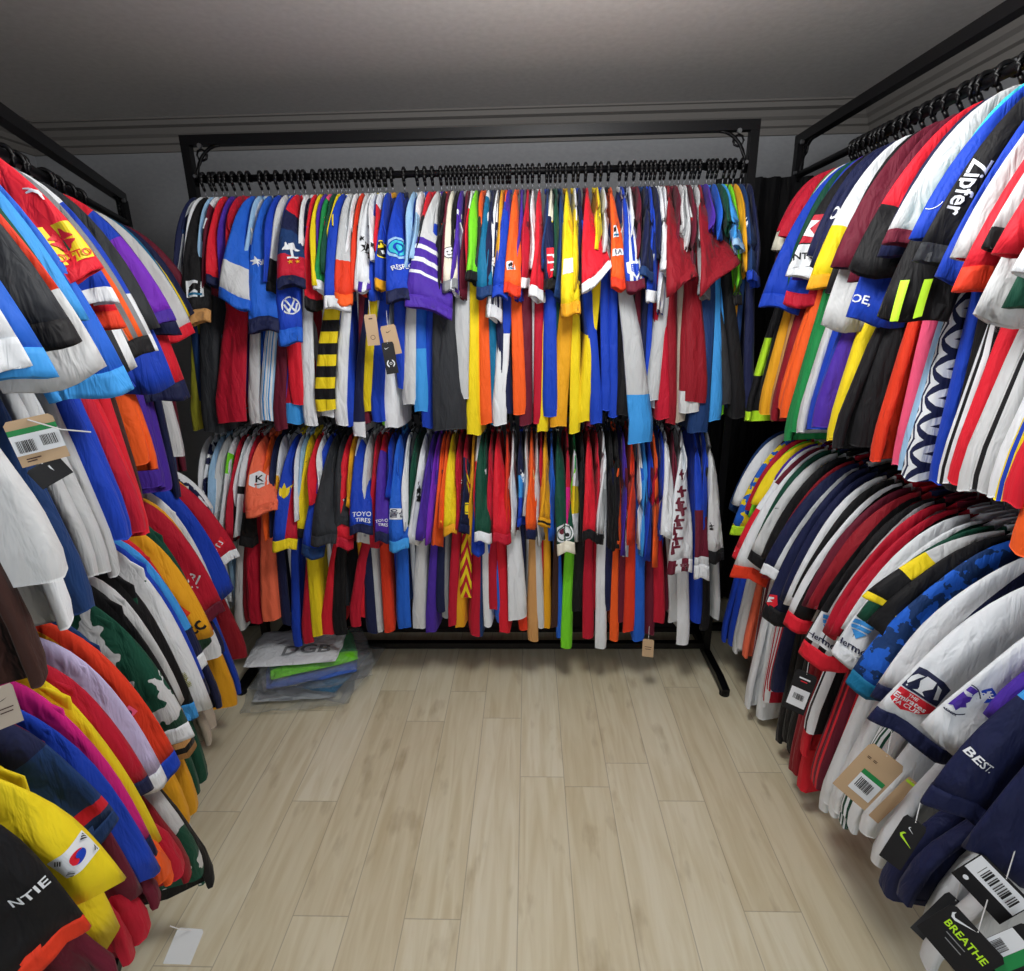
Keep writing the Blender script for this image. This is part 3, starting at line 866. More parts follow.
LL = '''208 508 12|A 4 white navy|;214 600 offwhite
212 520 9|T white navy 26|;220 610 offwhite
216 540 9|gold|;226 620 black
228 558 24|crimson|white|redtext 218 545 8 -30;247 655 darkred
222 592 26|royal|;241 692 royal
215 600 9|A 3 white royal|;237 702 gold
209 596 9|A 2 gold black|;225 650 navy
213 612 24|crimson|maroon|r 194 578 13 -10;222 655 H 6 crimson white
206 640 11|darkgreen|;222 705 navy
195 634 36|gold||bitc 184 622 34 42;214 725 black
186 640 9|red|;208 720 black
195 666 26|L skyblue .82 navy|white|face 179 638 12 0;216 728 taupe
199 690 20|royal|navy;212 740 taupe
202 702 17|white||gtext 186 680 8 -62;208 775 darkgreen
190 712 14|black|skyblue;200 790 darkgreen
176 702 18|offwhite|;198 806 gold
184 742 22|black|H 8 black tan:.84;205 880 T darkgreen offwhite 8
170 735 44|T darkgreen offwhite 9|white;190 820 gold
140 740 14|darkblue|;214 882 black
165 765 30|A 4 redorange redorange gold navy|royal|o 126 714 12 -40;203 870 T offwhite darkgreen 9
150 775 28|A 3 lavender white|white;192 872 darkred
136 785 30|crimson|navy;184 868 crimson
152 842 20|yellow|;173 876 orange
150 846 10|magenta|navy;168 880 orange
143 864 28|royal|;160 900 maroon
128 890 26|maroon|;150 930 crimson
102 824 34|L navy .5 darkblue .86 red .93 darkblue|darkblue;135 950 crimson
88 934 60|yellow|;95 985 charcoal
93 880 58|L yellow||flag 79 853 30 38;112 968 maroon
50 936 78|black|redorange|ntie 30 896 15 32|tick 5 806 12 30;15 975 redorange'''
RU = '''778 262 8|maroon|;744 420 L black .36 neon .45 black .64 neon .80 black .955 neon
776 245 9|A 3 cream maroon|;762 400 black
784 236 14|crimson|;760 413 gold
790 268 12|A 2 green royal|;772 420 tan
775 306 36|L royal .7 royal .8 royal|royal;770 420 darkred
790 300 14|A 2 royal crimson|crimson;780 409 orange
800 276 32|black|white|patch 806 244 30 3;785 440 green
816 262 12|navy||zero 831 212 14 -20;797 432 offwhite
820 285 28|L white .72 yellow|gold;810 430 royal
834 326 30|offwhite|;815 428 purple
838 262 14|A 2 maroon navy|;828 440 yellow
862 320 38|royal||text 862 300 12 -8;832 447 black
868 270 44|A 2 red offwhite offwhite|black:.72;850 446 black
884 250 12|navy|;872 460 redorange
894 242 26|offwhite|maroon;893 465 pink
904 280 12|A 3 turquoise navy|;900 470 paleblue
897 316 44|black||stripe3 903 303 38 0;905 478 Z white navy royal
922 236 28|royal||arc 915 190 16 0;930 482 royal
928 262 36|black|charcoal|zipfer 967 188 22 -117;945 488 black
940 276 12|royal|;940 482 A 3 white black
962 252 22|A 2 offwhite red|;952 482 red
970 286 38|red|redorange;960 490 offwhite
990 248 22|L green .5 offwhite|black;975 492 A 3 offwhite black
996 318 54|offwhite|;990 496 L darkgreen .3 white .55 darkgreen .75 white
1008 250 34|red|;1000 500 A 3 yellow royal
1012 305 22|darkgreen|;1008 505 red
1020 272 20|crimson|white;1016 552 orange'''
RL = '''732 508 9|darkblue|;722 640 royal
736 500 9|A 3 white maroon|;728 644 royal
741 532 24|T blue yellow 22|neon;732 650 offwhite
752 515 9|lime|;742 655 coral
758 500 14|yellow|;748 700 A 4 white maroon
758 536 20|L purple .55 white .7 magenta|magenta;752 690 maroon
745 556 28|L maroon .5 white .7 red|red|hbro 741 556 5 -28;744 704 white
746 574 34|L white|redorange;756 716 white
758 560 24|offwhite|black|tickb 775 508 6 -20;764 700 A 4 white crimson
770 575 18|darkred|;772 690 navy
772 574 28|A 4 navy navy white navy|white;777 742 black
775 615 30|navy|black|redcrest 770 601 15 0;784 740 black
790 602 14|A 3 white navy|;790 770 darkred
797 622 30|A 4 white black black black|red;797 786 red
812 606 14|A 5 darkred black|;806 730 A 3 white black
815 655 38|A 7 black white|red|hermes 828 632 30 -20;812 780 A 3 maroon red
836 630 14|A 4 crimson black crimson|;820 808 white
848 655 40|A 6 white darkgreen white|white|hermes 856 636 32 -18;830 812 white
872 600 26|L offwhite .5 yellow .7 black|yellow;840 822 A 6 darkgreen white
858 682 28|T darkblue blue 30|teal;848 826 white
880 690 18|A 3 white navy|navy;862 832 white
903 726 80|L white .97 white|navy|facup 917 694 44 -33;872 860 white
950 738 74|white||lion 955 692 38 -30|bre 985 697 15 20;885 895 navy
992 712 16|purple|;900 900 navy
950 800 66|L skyblue .6 navy|navy|best 981 765 12 -40;925 925 white
985 850 60|navy|;885 960 offwhite'''
def isplit(sv): return [x.strip() for x in sv.split('|')]
def cuff_spec(c):
    if not c: return None
    if ':' in c: a, b = c.rsplit(':', 1); return a, float(b)
    return c, .95
def names_of(spec):
    t = spec.split(); nm = lambda c: WORDS.get(c, c)
    if t[0] == 'L':
        cs = []
        for c in t[1::2]:
            if nm(c) not in cs: cs.append(nm(c))
        return cs[0] if len(cs) == 1 else ', '.join(cs[:-1][:2])+' and '+cs[-1]
    if t[0] in 'AHTCZ':
        cs = t[2:] if t[0] in 'AH' else t[1:3]; u_ = []
        for c in cs:
            if nm(c) not in u_: u_.append(nm(c))
        j = ' and '.join(u_[:2])
        return j+{'A': '-striped', 'H': '-hooped', 'T': '-mottled', 'C': '-chevron', 'Z': '-zigzag'}[t[0]]
    return nm(t[0])
BADGE_WORDS = dict(clover='a yellow clover patch', respect='a turquoise flower badge', vw='a round white emblem', ntie='slanted white capitals', flag='a Korean flag patch', bitc='an orange B patch', zipfer='white lettering down the sleeve',
    toyo='two lines of white capitals', ulsan='a white Korean word patch', hermes='a white and blue sponsor patch', facup='a navy and red shield', lion='a round lion badge', best='white capitals by the cuff', hbro='small white capitals', hex='a white hexagon badge', round='a round white badge',
    lobster='maroon lobster shapes', crown='a black crown badge', face='a small round badge', patch='a crimson and white patch', ka='a white KA patch', star='a white star badge', horse='a small horse patch', crest='a white crest',
    redcrest='a red crest', ycrest='a yellow crest', stripe3='three neon bars', ycircle='a yellow disc', gtext='olive lettering', r='white letters', o='a pink O patch', redtext='white text on red', zero='a white number', arc='a white arc', noneW='a white patch', squig='white squiggles', squigb='black squiggles', tick='a white tick', tickb='a black mark', text='white letters', bre='a blue BRE patch')
SHIRTS = []      # (object, tier, description parts)
def make_shirt(tier, fr, s0, top_u, hem, W, turn, sg, T0, spec, cuff, badgs, body, seed, slant=0.0):
    camd = fr.cam - np.array([s0, .25, -.3]); camd /= np.linalg.norm(camd)
    sl = Sleeve((hem[0]-s0, hem[1], hem[2]), W, turn, sg, T0, camd, seed, top_u)
    tg, e, a, b, ph = sl.frame(1.0)
    off = e*(W/2)*math.cos(ph)*.96
    sl = Sleeve((hem[0]-s0-off[0], hem[1]-off[1], hem[2]-off[2]), W, turn, sg, T0, camd, seed, top_u)
    sl.slant = slant
    org = fr.w((s0, 0, 0))
    bs, bu_, bz, fw, dr, bth, bspec = body
    bm = body_mesh(s0, bs-s0, bu_, bz, fw, dr, bth, seed, tier[0] != 'B')
    yk = [c for c in spec.split() if c in PAL][0]
    o = link(fr, 'football_shirt', bm, [cloth(bspec), cloth(yk)], None, org, [1 if min(bm[0][i][2] for i in q) > -.26 else 0 for q in bm[1]])
    o.location = org
    cf = cuff_spec(cuff); t1 = cf[1] if cf else 1.0
    link(fr, 'sleeve', sleeve_mesh('s', sl, s0, .03, t1, None, None, hem=not cf), cloth(spec), o, org)
    if cf: link(fr, 'cuff', sleeve_mesh('s', sl, s0, t1-.012, 1.01, None, None, True, 4, 10, .0015), cloth(cf[0]), o, org)
    # collar band round the hanger's neck
    v = []; uvs = []
    for k, (zz, rr) in enumerate(((-.082, .040), (-.074, .042), (-.068, .042), (-.072, .038), (-.084, .034))):
        for j in range(14):
            an = 2*math.pi*j/14
            v.append((s0+math.sin(an)*min(.010, rr*.2), math.cos(an)*rr*1.15, zz-.012*max(0, math.cos(an)))); uvs.append((j/14, k/5))
    fc = [(i*14+j, i*14+(j+1) % 14, (i+1)*14+(j+1) % 14, (i+1)*14+j) for i in range(4) for j in range(14)]
    ccol = cf[0] if cf and R_.random() < .5 else (bspec if R_.random() < .6 else R_.choice(['white', 'navy', 'black', 'offwhite']))
    link(fr, 'collar', (v, fc, uvs), cloth(ccol), o, org)
    for bd in [x for x in badgs if x]:
        q = bd.split(); key = q[0]; bx, by, hp, rot = map(float, q[1:5])
        best = None
        for it in range(15, 100):
            for ix in range(-9, 10, 1):
                p = sl.pt(it/100, ix/10, 1); pw = fr.w((p[0]+s0, p[1], p[2])) - CAM
                z = pw @ CF; dx = CX+F*(pw @ CR)/z-bx; dy = CY-F*(pw @ CU)/z-by
                dd = dx*dx+dy*dy
                if best is None or dd < best[0]: best = (dd, it/100, ix/10, z)
        h = hp*best[3]/F
        if key in TEXTH: h *= TEXTH[key]
        # rot is given as the slope of the writing in the picture (degrees, anticlockwise)
        tg, e, a, b, ph = sl.frame(best[1]); up = -tg
        p0 = sl.pt(best[1], best[2], 1); p0[0] += s0
        right = np.cross(up, b)*(-1 if fr.flip else 1)
        def pr(p):
            pw = fr.w(p)-CAM; z = pw @ CF; return np.array([CX+F*(pw @ CR)/z, -(CY-F*(pw @ CU)/z)])
        rp, up2 = pr(p0+right*.01)-pr(p0), pr(p0+up*.01)-pr(p0)
        # solve for the surface rotation whose image slope is rot
        bestr = min(range(0, 360, 2), key=lambda g: abs((math.degrees(math.atan2(*(math.cos(math.radians(g))*rp+math.sin(math.radians(g))*up2)[::-1])) - rot + 180) % 360 - 180))
        V, Fc, mats, mi, nm = decal_on(sl, fr, s0, key, best[1], best[2], h, math.radians(bestr))
        P = [fr.w(p) for p in V]
        mesh(nm, [p-org for p in P], Fc, mats, o, None, False, mi)
    return o, sl
TEXTH = {}
def decal_on(sl, fr, s0, key, t, x, h, rot):
    V = []; Fc = []; mi = []; mats = []; names = []
    tg, e, a, b, ph = sl.frame(t); W = sl.Wt(t)
    up = -tg; right = np.cross(up, b)*(-1 if fr.flip else 1); sgn = 1 if right @ a > 0 else -1
    Lt = np.linalg.norm(sl.c(min(t+.02, 1))-sl.c(t-.02))/(min(t+.02, 1)-t+.02)
    cr, sr = math.cos(rot), math.sin(rot)
    for layer, (colr, sh_) in enumerate(badges(key)):
        vs, fs = fine(sh_, (key, layer))
        if colr not in names: names.append(colr); mats.append(plain('print_'+colr, PAL[colr], .55))
        k = len(V)
        for (px, py) in vs:
            qx, qy = (px*cr-py*sr)*h, (px*sr+py*cr)*h
            xx = x + sgn*qx/(W/2); tt = t - qy/Lt
            V.append(sl.pt(min(max(tt, .02), 1.03), max(-.97, min(.97, xx)), 1, .0014+.0007*min(layer, 4)+.0001*layer))
        Fc += [tuple(i+k for i in q) for q in fs]; mi += [names.index(colr)]*len(fs)
    return [(p[0]+s0, p[1], p[2]) for p in V], Fc, mats, mi, BNAME.get(key, 'badge')
FILL = ['offwhite', 'navy', 'crimson', 'royal', 'A 3 white navy', 'black', 'skyblue', 'L white .4 red', 'maroon', 'darkgreen', 'A 3 paleblue white', 'gold', 'purple']
def coldist(a, b):
    f1 = [c for c in a.split() if c in PAL]; f2 = [c for c in b.split() if c in PAL]
    return min(sum(abs(x-y) for x, y in zip(PAL[p], PAL[q])) for p in f1 for q in f2)
SLN = {}
def back_tier(tier, S, B, ytop, ubase, defhem):
    fr = FR[tier]; rows = [isplit(l) for l in S.strip().split('\n')]
    bod = []
    for l in B.strip().split('\n'):
        a = l.split(None, 3); bod.append((float(a[0]), float(a[1]), float(a[2]), a[3]))
    sl = []
    for rw in rows:
        xt, xh, wd, yh = map(float, rw[0].split()[:4]); sn = (rw[0].split()+['0'])[4]
        if sl and xt-sl[-1][0] > 8.2 and sl[-1][2] < 19 and wd < 19:
            px = sl[-1]; c = FILL[(len(sl)*5) % len(FILL)]
            sl.append(((xt+px[0])/2, (xh+px[1])/2, 6.5, min(yh, px[3])-14+(len(sl)*7) % 17, c, '', []))
        sl.append((xt, xh, wd, yh, rw[1], rw[2] if len(rw) > 2 else '', rw[3:])); SLN[(tier, len(sl)-1)] = float(sn)*.0034
    used = {}
    for bi in sorted(range(len(bod)), key=lambda i: -bod[i][1]):
        bx, bw, by, bc = bod[bi]
        cand = [(abs(s_[0]*.4+s_[1]*.6-bx)*14+coldist(s_[4], bc), i) for i, s_ in enumerate(sl) if i not in used]
        if cand: used[min(cand)[1]] = bi
    out = []
    for i, (xt, xh, wd, yh, spec, cuff, bg) in enumerate(sl):
        s0 = float(fr.on_u(xt, ytop, .15)[0])
        w0 = wd*fr.depth((s0, ubase, -.3))/F
        uh = ubase - .01 + min(.075, w0*.7) + .010*((i*7) % 3-1)
        hem = fr.on_u(xh, yh, uh)
        if w0 > .05: turn = math.radians(80); W = w0
        else: W = .085; turn = math.asin(min(1, w0/W)*.97)
        hem[1] -= W/2*math.cos(turn)*.8
        T0 = max(.012, min(.03, w0*.5))
        if i in used:
            bx, bw, by, bc = bod[used[i]]
            ub = .205 + min(.05, bw*.0034*.5)
            p = fr.on_u(bx, by, ub); fw = bw*.0034; body = (float(p[0]), ub, float(p[2]), max(.004, fw-.012), 1 if (i % 2) else -1, .020, bc)
        else:
            pz = fr.on_u(xt, defhem, .2)[2]
            ms = [c for c in spec.split() if c in PAL][0]
            body = (s0+.0, .195, float(pz)+.02*((i*5) % 3), .004, 1, .014, ms)
        o, s_ = make_shirt(tier, fr, s0, .06, hem, W, turn, 1, T0, spec, cuff, bg, body, i+(100 if tier == 'BL' else 0), SLN.get((tier, i), 0.0))
        out.append((s0, o, spec, cuff, bg, body[-1], W))
        hanger(fr, 'B', s0, o.location.copy(), 'slim black plastic hanger on the %s rail of the long back rack' % ('upper' if tier == 'BU' else 'lower'), 'hangers on the %s back rail' % ('upper' if tier == 'BU' else 'lower'))
    return out
FILLED = set(); KEEP = []; ORIG = {}
RFILL = ['maroon', 'A 3 navy white', 'darkgreen', 'A 4 crimson white', 'A 3 black white', 'black', 'white']
SFILL = ['maroon', 'A 3 navy white', 'darkgreen', 'A 4 crimson white', 'A 3 black white', 'purple', 'white', 'gold', 'A 3 white black', 'crimson', 'teal']
def side_tier(tier, S, slo, shi, u_t, seed0):
    fr = FR[tier]; rows = []
    for l in S.strip().split('\n'):
        a, b = l.rsplit(';', 1); q = isplit(a); xh, yh, wd = map(float, q[0].split())
        bb = b.split(None, 2); rows.append([xh, yh, wd, q[1], q[2] if len(q) > 2 else '', q[3:], float(bb[0]), float(bb[1]), bb[2]])
    if tier[0] == 'R':
        new = [rows[0]]; k = 0
        for a_, b_ in zip(rows, rows[1:]):
            if abs(a_[0]-b_[0]) >= 7 and k < 12 and max(a_[2], b_[2]) < 60 and b_[1] > a_[1]-60 and b_[0] < 880:
                k += 1
                fr_row = [(a_[0]+b_[0])/2+2, (a_[1]+b_[1])/2-14, 9, (SFILL if tier == 'RU' else RFILL)[(k*3) % 7], '', [], (a_[6]+b_[6])/2, (a_[7]+b_[7])/2-6, a_[8]]; FILLED.add(id(fr_row)); KEEP.append(fr_row); new.append(fr_row)
            new.append(b_)
        rows = new
    ORIG[tier] = [i for i, rw in enumerate(rows) if id(rw) not in FILLED]
    n = len(rows)
    raw = [float(fr.on_u(rw[0], rw[1], u_t)[0]) for rw in rows]
    lin_ = [shi+(slo-shi)*i/(n-1) for i in range(n)]
    ss = [min(max(.65*a+.35*b, slo), shi) for a, b in zip(raw, lin_)]
    # pool-adjacent so that s falls monotonically from far to near
    blk = [[v, 1] for v in ss]; i = 0
    while i < len(blk)-1:
        if blk[i][0] < blk[i+1][0]:
            a, b = blk[i], blk[i+1]; blk[i] = [(a[0]*a[1]+b[0]*b[1])/(a[1]+b[1]), a[1]+b[1]]; blk.pop(i+1); i = max(i-1, 0)
        else: i += 1
    ss = [v for v, k in blk for _ in range(k)]
    gap = .022
    for _ in range(200):
        for i in range(n-1):
            d = ss[i]-ss[i+1]; gap = .045 if rows[i+1][2] > 55 and tier == 'LL' else .022
            if d < gap: c = (gap-d)/2; ss[i] += c; ss[i+1] -= c
    out = []
    for i, rw in enumerate(rows):
        xh, yh, wd, spec, cuff, bg, xb, yb, bspec = rw; s0 = ss[i]
        h0 = fr.on_s(xh, yh, s0+.01)
        uh = min(max(h0[1], .16), .46); hem = np.array([s0-.014, uh, h0[2]])
        dep = fr.depth(hem); Wv = wd*dep/F; W = max(.12, min(.2, Wv)); hem[1] -= (W-Wv)*.5*.9; hem[2] -= (W-Wv)*.5*.25
        p = fr.on_s(xb, yb, s0); ub = min(max(p[1], .12), .36); zb = max(min(p[2], -.5), -fr.zr+.03)
        if DEBUG: print(tier, i, 's %.2f' % s0, 'uh %.2f z %.2f W %.2f | ub %.2f zb %.2f' % (h0[1], h0[2], W, p[1], p[2]), spec)
        body = (s0, ub, zb, .018, 1 if i % 2 else -1, .022, bspec)
        o, s_ = make_shirt(tier, fr, s0, .06, hem, W, math.radians(24), -1, min(.035, .012+W*.16), spec, cuff, bg, body, seed0+i)
        out.append((s0, o, spec, cuff, bg, bspec, W))
        hanger(fr, tier[0], s0, o.location.copy(), {'L': 'slim black plastic hanger on the angled side rack', 'R': 'slim black plastic hanger on the rack by the right wall'}[tier[0]], {'L': 'hangers on the angled side rack', 'R': 'hangers on the straight side rack'}[tier[0]])
    return out
DEBUG = False
PLACE = dict(BU='upper back rail', BL='lower back rail', LU='upper rail, angled side rack', LL='lower rail, angled side rack', RU='upper rail, rack by the right wall', RL='lower rail, rack by the right wall')
TIERS = dict(BU=back_tier('BU', BU, BUB, 200, .255, 415), BL=back_tier('BL', BL, BLB, 450, .25, 612),
             LU=side_tier('LU', LU, -1.0, .97, .30, 200), LL=side_tier('LL', LL, -1.04, .97, .28, 300),
             RU=side_tier('RU', RU, .72, 2.38, .28, 400), RL=side_tier('RL', RL, .70, 2.38, .30, 500))
seen = {}
for tier, lst in TIERS.items():
    srt = sorted(lst, key=lambda t: t[0])
    for i, (s0, o, spec, cuff, bg, bspec, W) in enumerate(srt):
        ext = [BADGE_WORDS.get(b.split()[0], '') for b in bg if b]; ext = [e for e in ext if e]
        d = names_of(spec)
        cf = cuff_spec(cuff)
        if ext: d2 = ' with '+ext[0]
        elif cf and names_of(cf[0]) not in d: d2 = ' with '+names_of(cf[0])+' cuff'
        else: d2 = ''
        first = lambda k: names_of(srt[k][2]).split(' and ')[0].split(',')[0]
        nb = []
        if 0 < i < len(srt)-1: nb = 'between %s and %s' % (first(i-1), first(i+1))
        elif i == 0: nb = 'first on its rail'
        else: nb = 'last on its rail'
        lab = '%s shirt%s, %s, %s' % (d, d2, PLACE[tier], nb)
        if len(lab.replace('-', ' ').split()) > 16 and d2 and ext: lab = '%s shirt%s, %s' % (d, d2, PLACE[tier])
        if len(lab.replace('-', ' ').split()) > 16: lab = '%s shirt, %s, %s' % (d.split(',')[0], PLACE[tier], nb)
        if len(lab.replace('-', ' ').split()) > 16: lab = '%s shirt, %s, %s' % (d.split(' and ')[0], PLACE[tier].split(',')[0], nb)
        if lab in seen:
            side = 'left' if tier[0] == 'B' else 'near'
            lab = '%s shirt, %s, %dth from its %s post' % (d.split(',')[0], PLACE[tier], i+1, side)
        seen[lab] = 1
        tag(o, lab, 'shirt', 'football shirts on the '+PLACE[tier].replace(',', ' of the'))
# ------------------------------------------------------------------ swing tags on the shirts
def card(tier, idx, x, y, w, h, rot, col, marks, uplane=None, ds=.0, string=None, tilt=0):
    fr = FR[tier]; ent = TIERS[tier][ORIG[tier][idx] if tier in ORIG else idx]; o = ent[1]; s0 = ent[0]
    c = fr.w(fr.on_u(x, y, uplane)) if uplane is not None else fr.w(fr.on_s(x, y, s0+ds))
    n = CAM-c; n[2] *= .35; n /= np.linalg.norm(n)
    r0 = np.cross([0, 0, 1.0], n); r0 /= np.linalg.norm(r0); u0 = np.cross(n, r0)
    a = math.radians(rot); R1 = math.cos(a)*r0+math.sin(a)*u0; U1 = -math.sin(a)*r0+math.cos(a)*u0
    k = ((c-CAM) @ CF)/F; w *= k; h *= k; org = np.array(o.location)
    v = []
    for dz in (0, .0012):
        for px, py in ((-.5, -.5), (.5, -.5), (.5, .42), (.42, .5), (-.42, .5), (-.5, .42)): v.append(c+R1*px*w+U1*py*h-n*dz+n*.004*px*px-org)
    fc = [tuple(range(6)), tuple(range(11, 5, -1))]+[(i, i+6, (i+1) % 6+6, (i+1) % 6) for i in range(6)]
    tg = mesh('swing_tag', v, fc, plain('card_'+col, PAL[col], .5), o, None, False); tg['label'] = (WORDS.get(col, col)+' card swing tag')
    q = MB()
    top = c+U1*h*.46+n*.001
    end = top + (np.array(fr.w(fr.on_s(string[0], string[1], s0+ds)))-top if string else np.array([0, 0, .05])-n*.03)
    q.tube([tuple(top-org), tuple((top+end)/2-org+np.array([0, 0, -.004])), tuple(end-org)], .0009, 5)
    q.build('tag_string', plain('string_white', (215, 215, 215)), tg)
    V = []; Fc = []; mi = []; mats = []; nm = []
    for layer, (cc, sh) in enumerate(marks):
        if cc not in nm: nm.append(cc); mats.append(plain('print_'+cc, PAL[cc], .55))
        b = len(V); V += [c+R1*px*w+U1*py*w+n*(.0009+.0003*layer)+n*.004*px*px-org for px, py in sh[0]]
        Fc += [tuple(i+b for i in f_) for f_ in sh[1]]; mi += [nm.index(cc)]*len(sh[1])
    if V: mesh('printed_label', V, Fc, mats, tg, None, False, mi)
def barcode(cx, cy, w, h, seed=1):
    g = random.Random(seed); out = []; x = -w/2
    while x < w/2:
        b = g.choice((.02, .035, .05))*w*1.2; out.append(('black', rect(b, h, cx+x, cy, 1))); x += b+g.choice((.03, .05))*w
    return out
def sidx(tier, x, top=True):
    return min(range(len(TIERS[tier])), key=lambda i: abs(TIERS[tier][i][0]-float(FR[tier].on_u(x, 300 if tier == 'BU' else 500, .25)[0])))
card('BU', sidx('BU', 372), 372, 330, 12, 30, 3, 'kraft', [('brown', rect(.3, .1, 0, .9, 1)), ('brown', ring(.16, .2, 12, 0, -.6))], uplane=.31)
card('BU', sidx('BU', 388), 391, 340, 15, 29, 10, 'kraft', [('black', xf(SW, .4, .4, 0, .55))], uplane=.315)
card('BU', sidx('BU', 392), 390, 358, 12, 31, 6, 'black', [('white', ring(.24, .34, 16, 0, -.45)), ('white', xf(SW, .4, .4, -.1, .8)), ('white', T('O', .3, 0, -.45))], uplane=.325)
card('BL', sidx('BL', 648), 648, 648, 11, 18, 0, 'kraft', [('brown', rect(.6, .06, 0, .1, 1)), ('brown', rect(.5, .06, 0, -.1, 1))], uplane=.27)
card('LU', 20, 37, 440, 40, 46, 8, 'kraft', [('green', rect(1.0, .14, 0, .28, 1)), ('white', rect(1.0, .5, 0, -.04, 1))]+barcode(-.24, -.08, .36, .3)+barcode(.24, -.02, .32, .26, 3)+[('brown', rect(.3, .03, -.2, -.38, 1)), ('brown', rect(.2, .03, -.25, -.44, 1))], ds=-.10, string=(91, 432))
card('LU', 19, 50, 472, 30, 22, 25, 'black', [('white', rect(.05, .4, .1, 0, 1))], ds=-.09)
card('LL', 24, 184, 946, 26, 30, -38, 'offwhite', [('black', xf(SW, .4, .4, 0, 0, 1.2))], ds=-.02, string=(170, 926))
card('LL', 29, 5, 706, 20, 42, 0, 'taupe', [('black', xf(SW, .4, .4, 0, .35)), ('brown', rect(.6, .06, 0, -.1, 1)), ('brown', rect(.5, .06, 0, -.3, 1))], ds=-.04)
card('RL', 13, 800, 692, 20, 43, -10, 'black', [('white', rect(.84, .95, 0, -.3, 1))]+barcode(0, -.25, .5, .3)+[('white', rect(.5, .08, 0, .75, 1)), ('red', rect(.3, .05, 0, .6, 1))], ds=-.04)
card('RL', 19, 868, 776, 34, 62, -24, 'kraft', [('green', rect(.62, .16, .12, .05, 1)), ('white', rect(.62, .62, .12, -.34, 1))]+barcode(.1, -.3, .4, .34, 5)+[('brown', T('= =', .2, -.2, .5))], ds=-.10)
card('RL', 20, 893, 800, 10, 60, -24, 'kraft', [('neon', rect(.8, .3, 0, 2.6, 1))], ds=-.03)
card('RL', 23, 903, 842, 20, 54, -14, 'black', [('neon', xf(SW, .8, 1.0, 0, .15, -1.0)), ('white', xf(SW, .35, .4, 0, .75, -1.0))], ds=-.03)
card('RL', 24, 938, 918, 18, 58, -20, 'charcoal', [], ds=-.03)
card('RL', 25, 991, 888, 50, 40, -27, 'black', [('white', rect(.96, .42, 0, .14, 1))]+barcode(.02, .14, .7, .24, 7)+[('white', disc(.05, n=10, cx=-.34, cy=-.2))], ds=-.035)
card('RL', 25, 960, 943, 54, 48, -27, 'black', [('white', xf(SW, .4, .45, -.2, .3)), ('neon', T('BREATHE', .2, .02, .1, 0, .9)), ('grey', rect(.35, .02, -.05, -.04, 1)), ('grey', rect(.3, .02, -.02, -.14, 1))], ds=-.07)
card('RL', 25, 1015, 952, 34, 58, -30, 'black', [('green', rect(.4, 1.3, .12, -.2, 1)), ('white', rect(.5, 1.3, -.25, -.2, 1))]+barcode(-.25, -.3, .3, .5, 9), ds=-.10)
# ------------------------------------------------------------------ folded shirts in clear bags on the floor
def film():
    mt = bpy.data.materials.new('clear_film'); mt.use_nodes = True; nt = mt.node_tree; nt.nodes.clear()
    out = nt.nodes.new('ShaderNodeOutputMaterial'); mx = nt.nodes.new('ShaderNodeMixShader')
    tr = nt.nodes.new('ShaderNodeBsdfTransparent'); tr.inputs[0].default_value = (.95, .96, .97, 1)
    gl = nt.nodes.new('ShaderNodeBsdfPrincipled'); gl.inputs['Roughness'].default_value = .14; gl.inputs['Base Color'].default_value = (.75, .78, .8, 1); gl.inputs['Specular IOR Level'].default_value = .8
    fr_ = nt.nodes.new('ShaderNodeLayerWeight'); fr_.inputs[0].default_value = .35
    mr = nt.nodes.new('ShaderNodeMapRange'); mr.inputs['To Min'].default_value = .03; mr.inputs['To Max'].default_value = .30
    nt.links.new(fr_.outputs['Facing'], mr.inputs['Value']); nt.links.new(mr.outputs[0], mx.inputs[0])
    nt.links.new(tr.outputs[0], mx.inputs[1]); nt.links.new(gl.outputs[0], mx.inputs[2]); nt.links.new(mx.outputs[0], out.inputs[0])
    nz = nt.nodes.new('ShaderNodeTexNoise'); nz.inputs['Scale'].default_value = 14; nz.inputs['Detail'].default_value = 4; nz.inputs['Distortion'].default_value = 2
    bp = nt.nodes.new('ShaderNodeBump'); bp.inputs['Distance'].default_value = .03; bp.inputs['Strength'].default_value = .8
    tc = nt.nodes.new('ShaderNodeTexCoord'); nt.links.new(tc.outputs['Object'], nz.inputs['Vector'])
    nt.links.new(nz.outputs['Fac'], bp.inputs['Height']); nt.links.new(bp.outputs[0], gl.inputs['Normal'])
    return mt
FILM = film()
def pillow(w, d, h, seed, crump=.006, n=22, corner=.16, droop=0.0):
    """soft flat parcel: closed grid, two sides"""
    v = []; fc = []
    def zt(x, y):
        e = max(abs(x), abs(y)); edge = (1-min(1, e)**6)
        return edge
    for sd in (1, -1):
        for j in range(n+1):
            for i in range(n+1):
                x = -1+2*i/n; y = -1+2*j/n
                k = 1-corner*.25*(x*x*y*y)
                z = sd*h/2*zt(x, y) + noise.noise(Vector((x*2.2+seed, y*2.2, seed*1.3+sd)))*crump
                ex = 1+.03*noise.noise(Vector((x*3, y*3+seed, 4)))
                v.append((x*w/2*k*ex, y*d/2*k*ex, z+h/2 - droop*max(0, x)**2))
    m_ = n+1; N = m_*m_
    for j in range(n):
        for i in range(n):
            a = j*m_+i; fc.append((a, a+1, a+m_+1, a+m_)); fc.append((N+a, N+a+m_, N+a+m_+1, N+a+1))
    bd = [i for i in range(n)]+[j*m_+n for j in range(n)]+[n*m_+i for i in range(n, 0, -1)]+[j*m_ for j in range(n, 0, -1)]
    for a, b in zip(bd, bd[1:]+bd[:1]): fc.append((a, N+a, N+b, b))
    uv = [((p[0]/w+.5), (p[1]/d+.5)) for p in v]
    return v, fc, uv
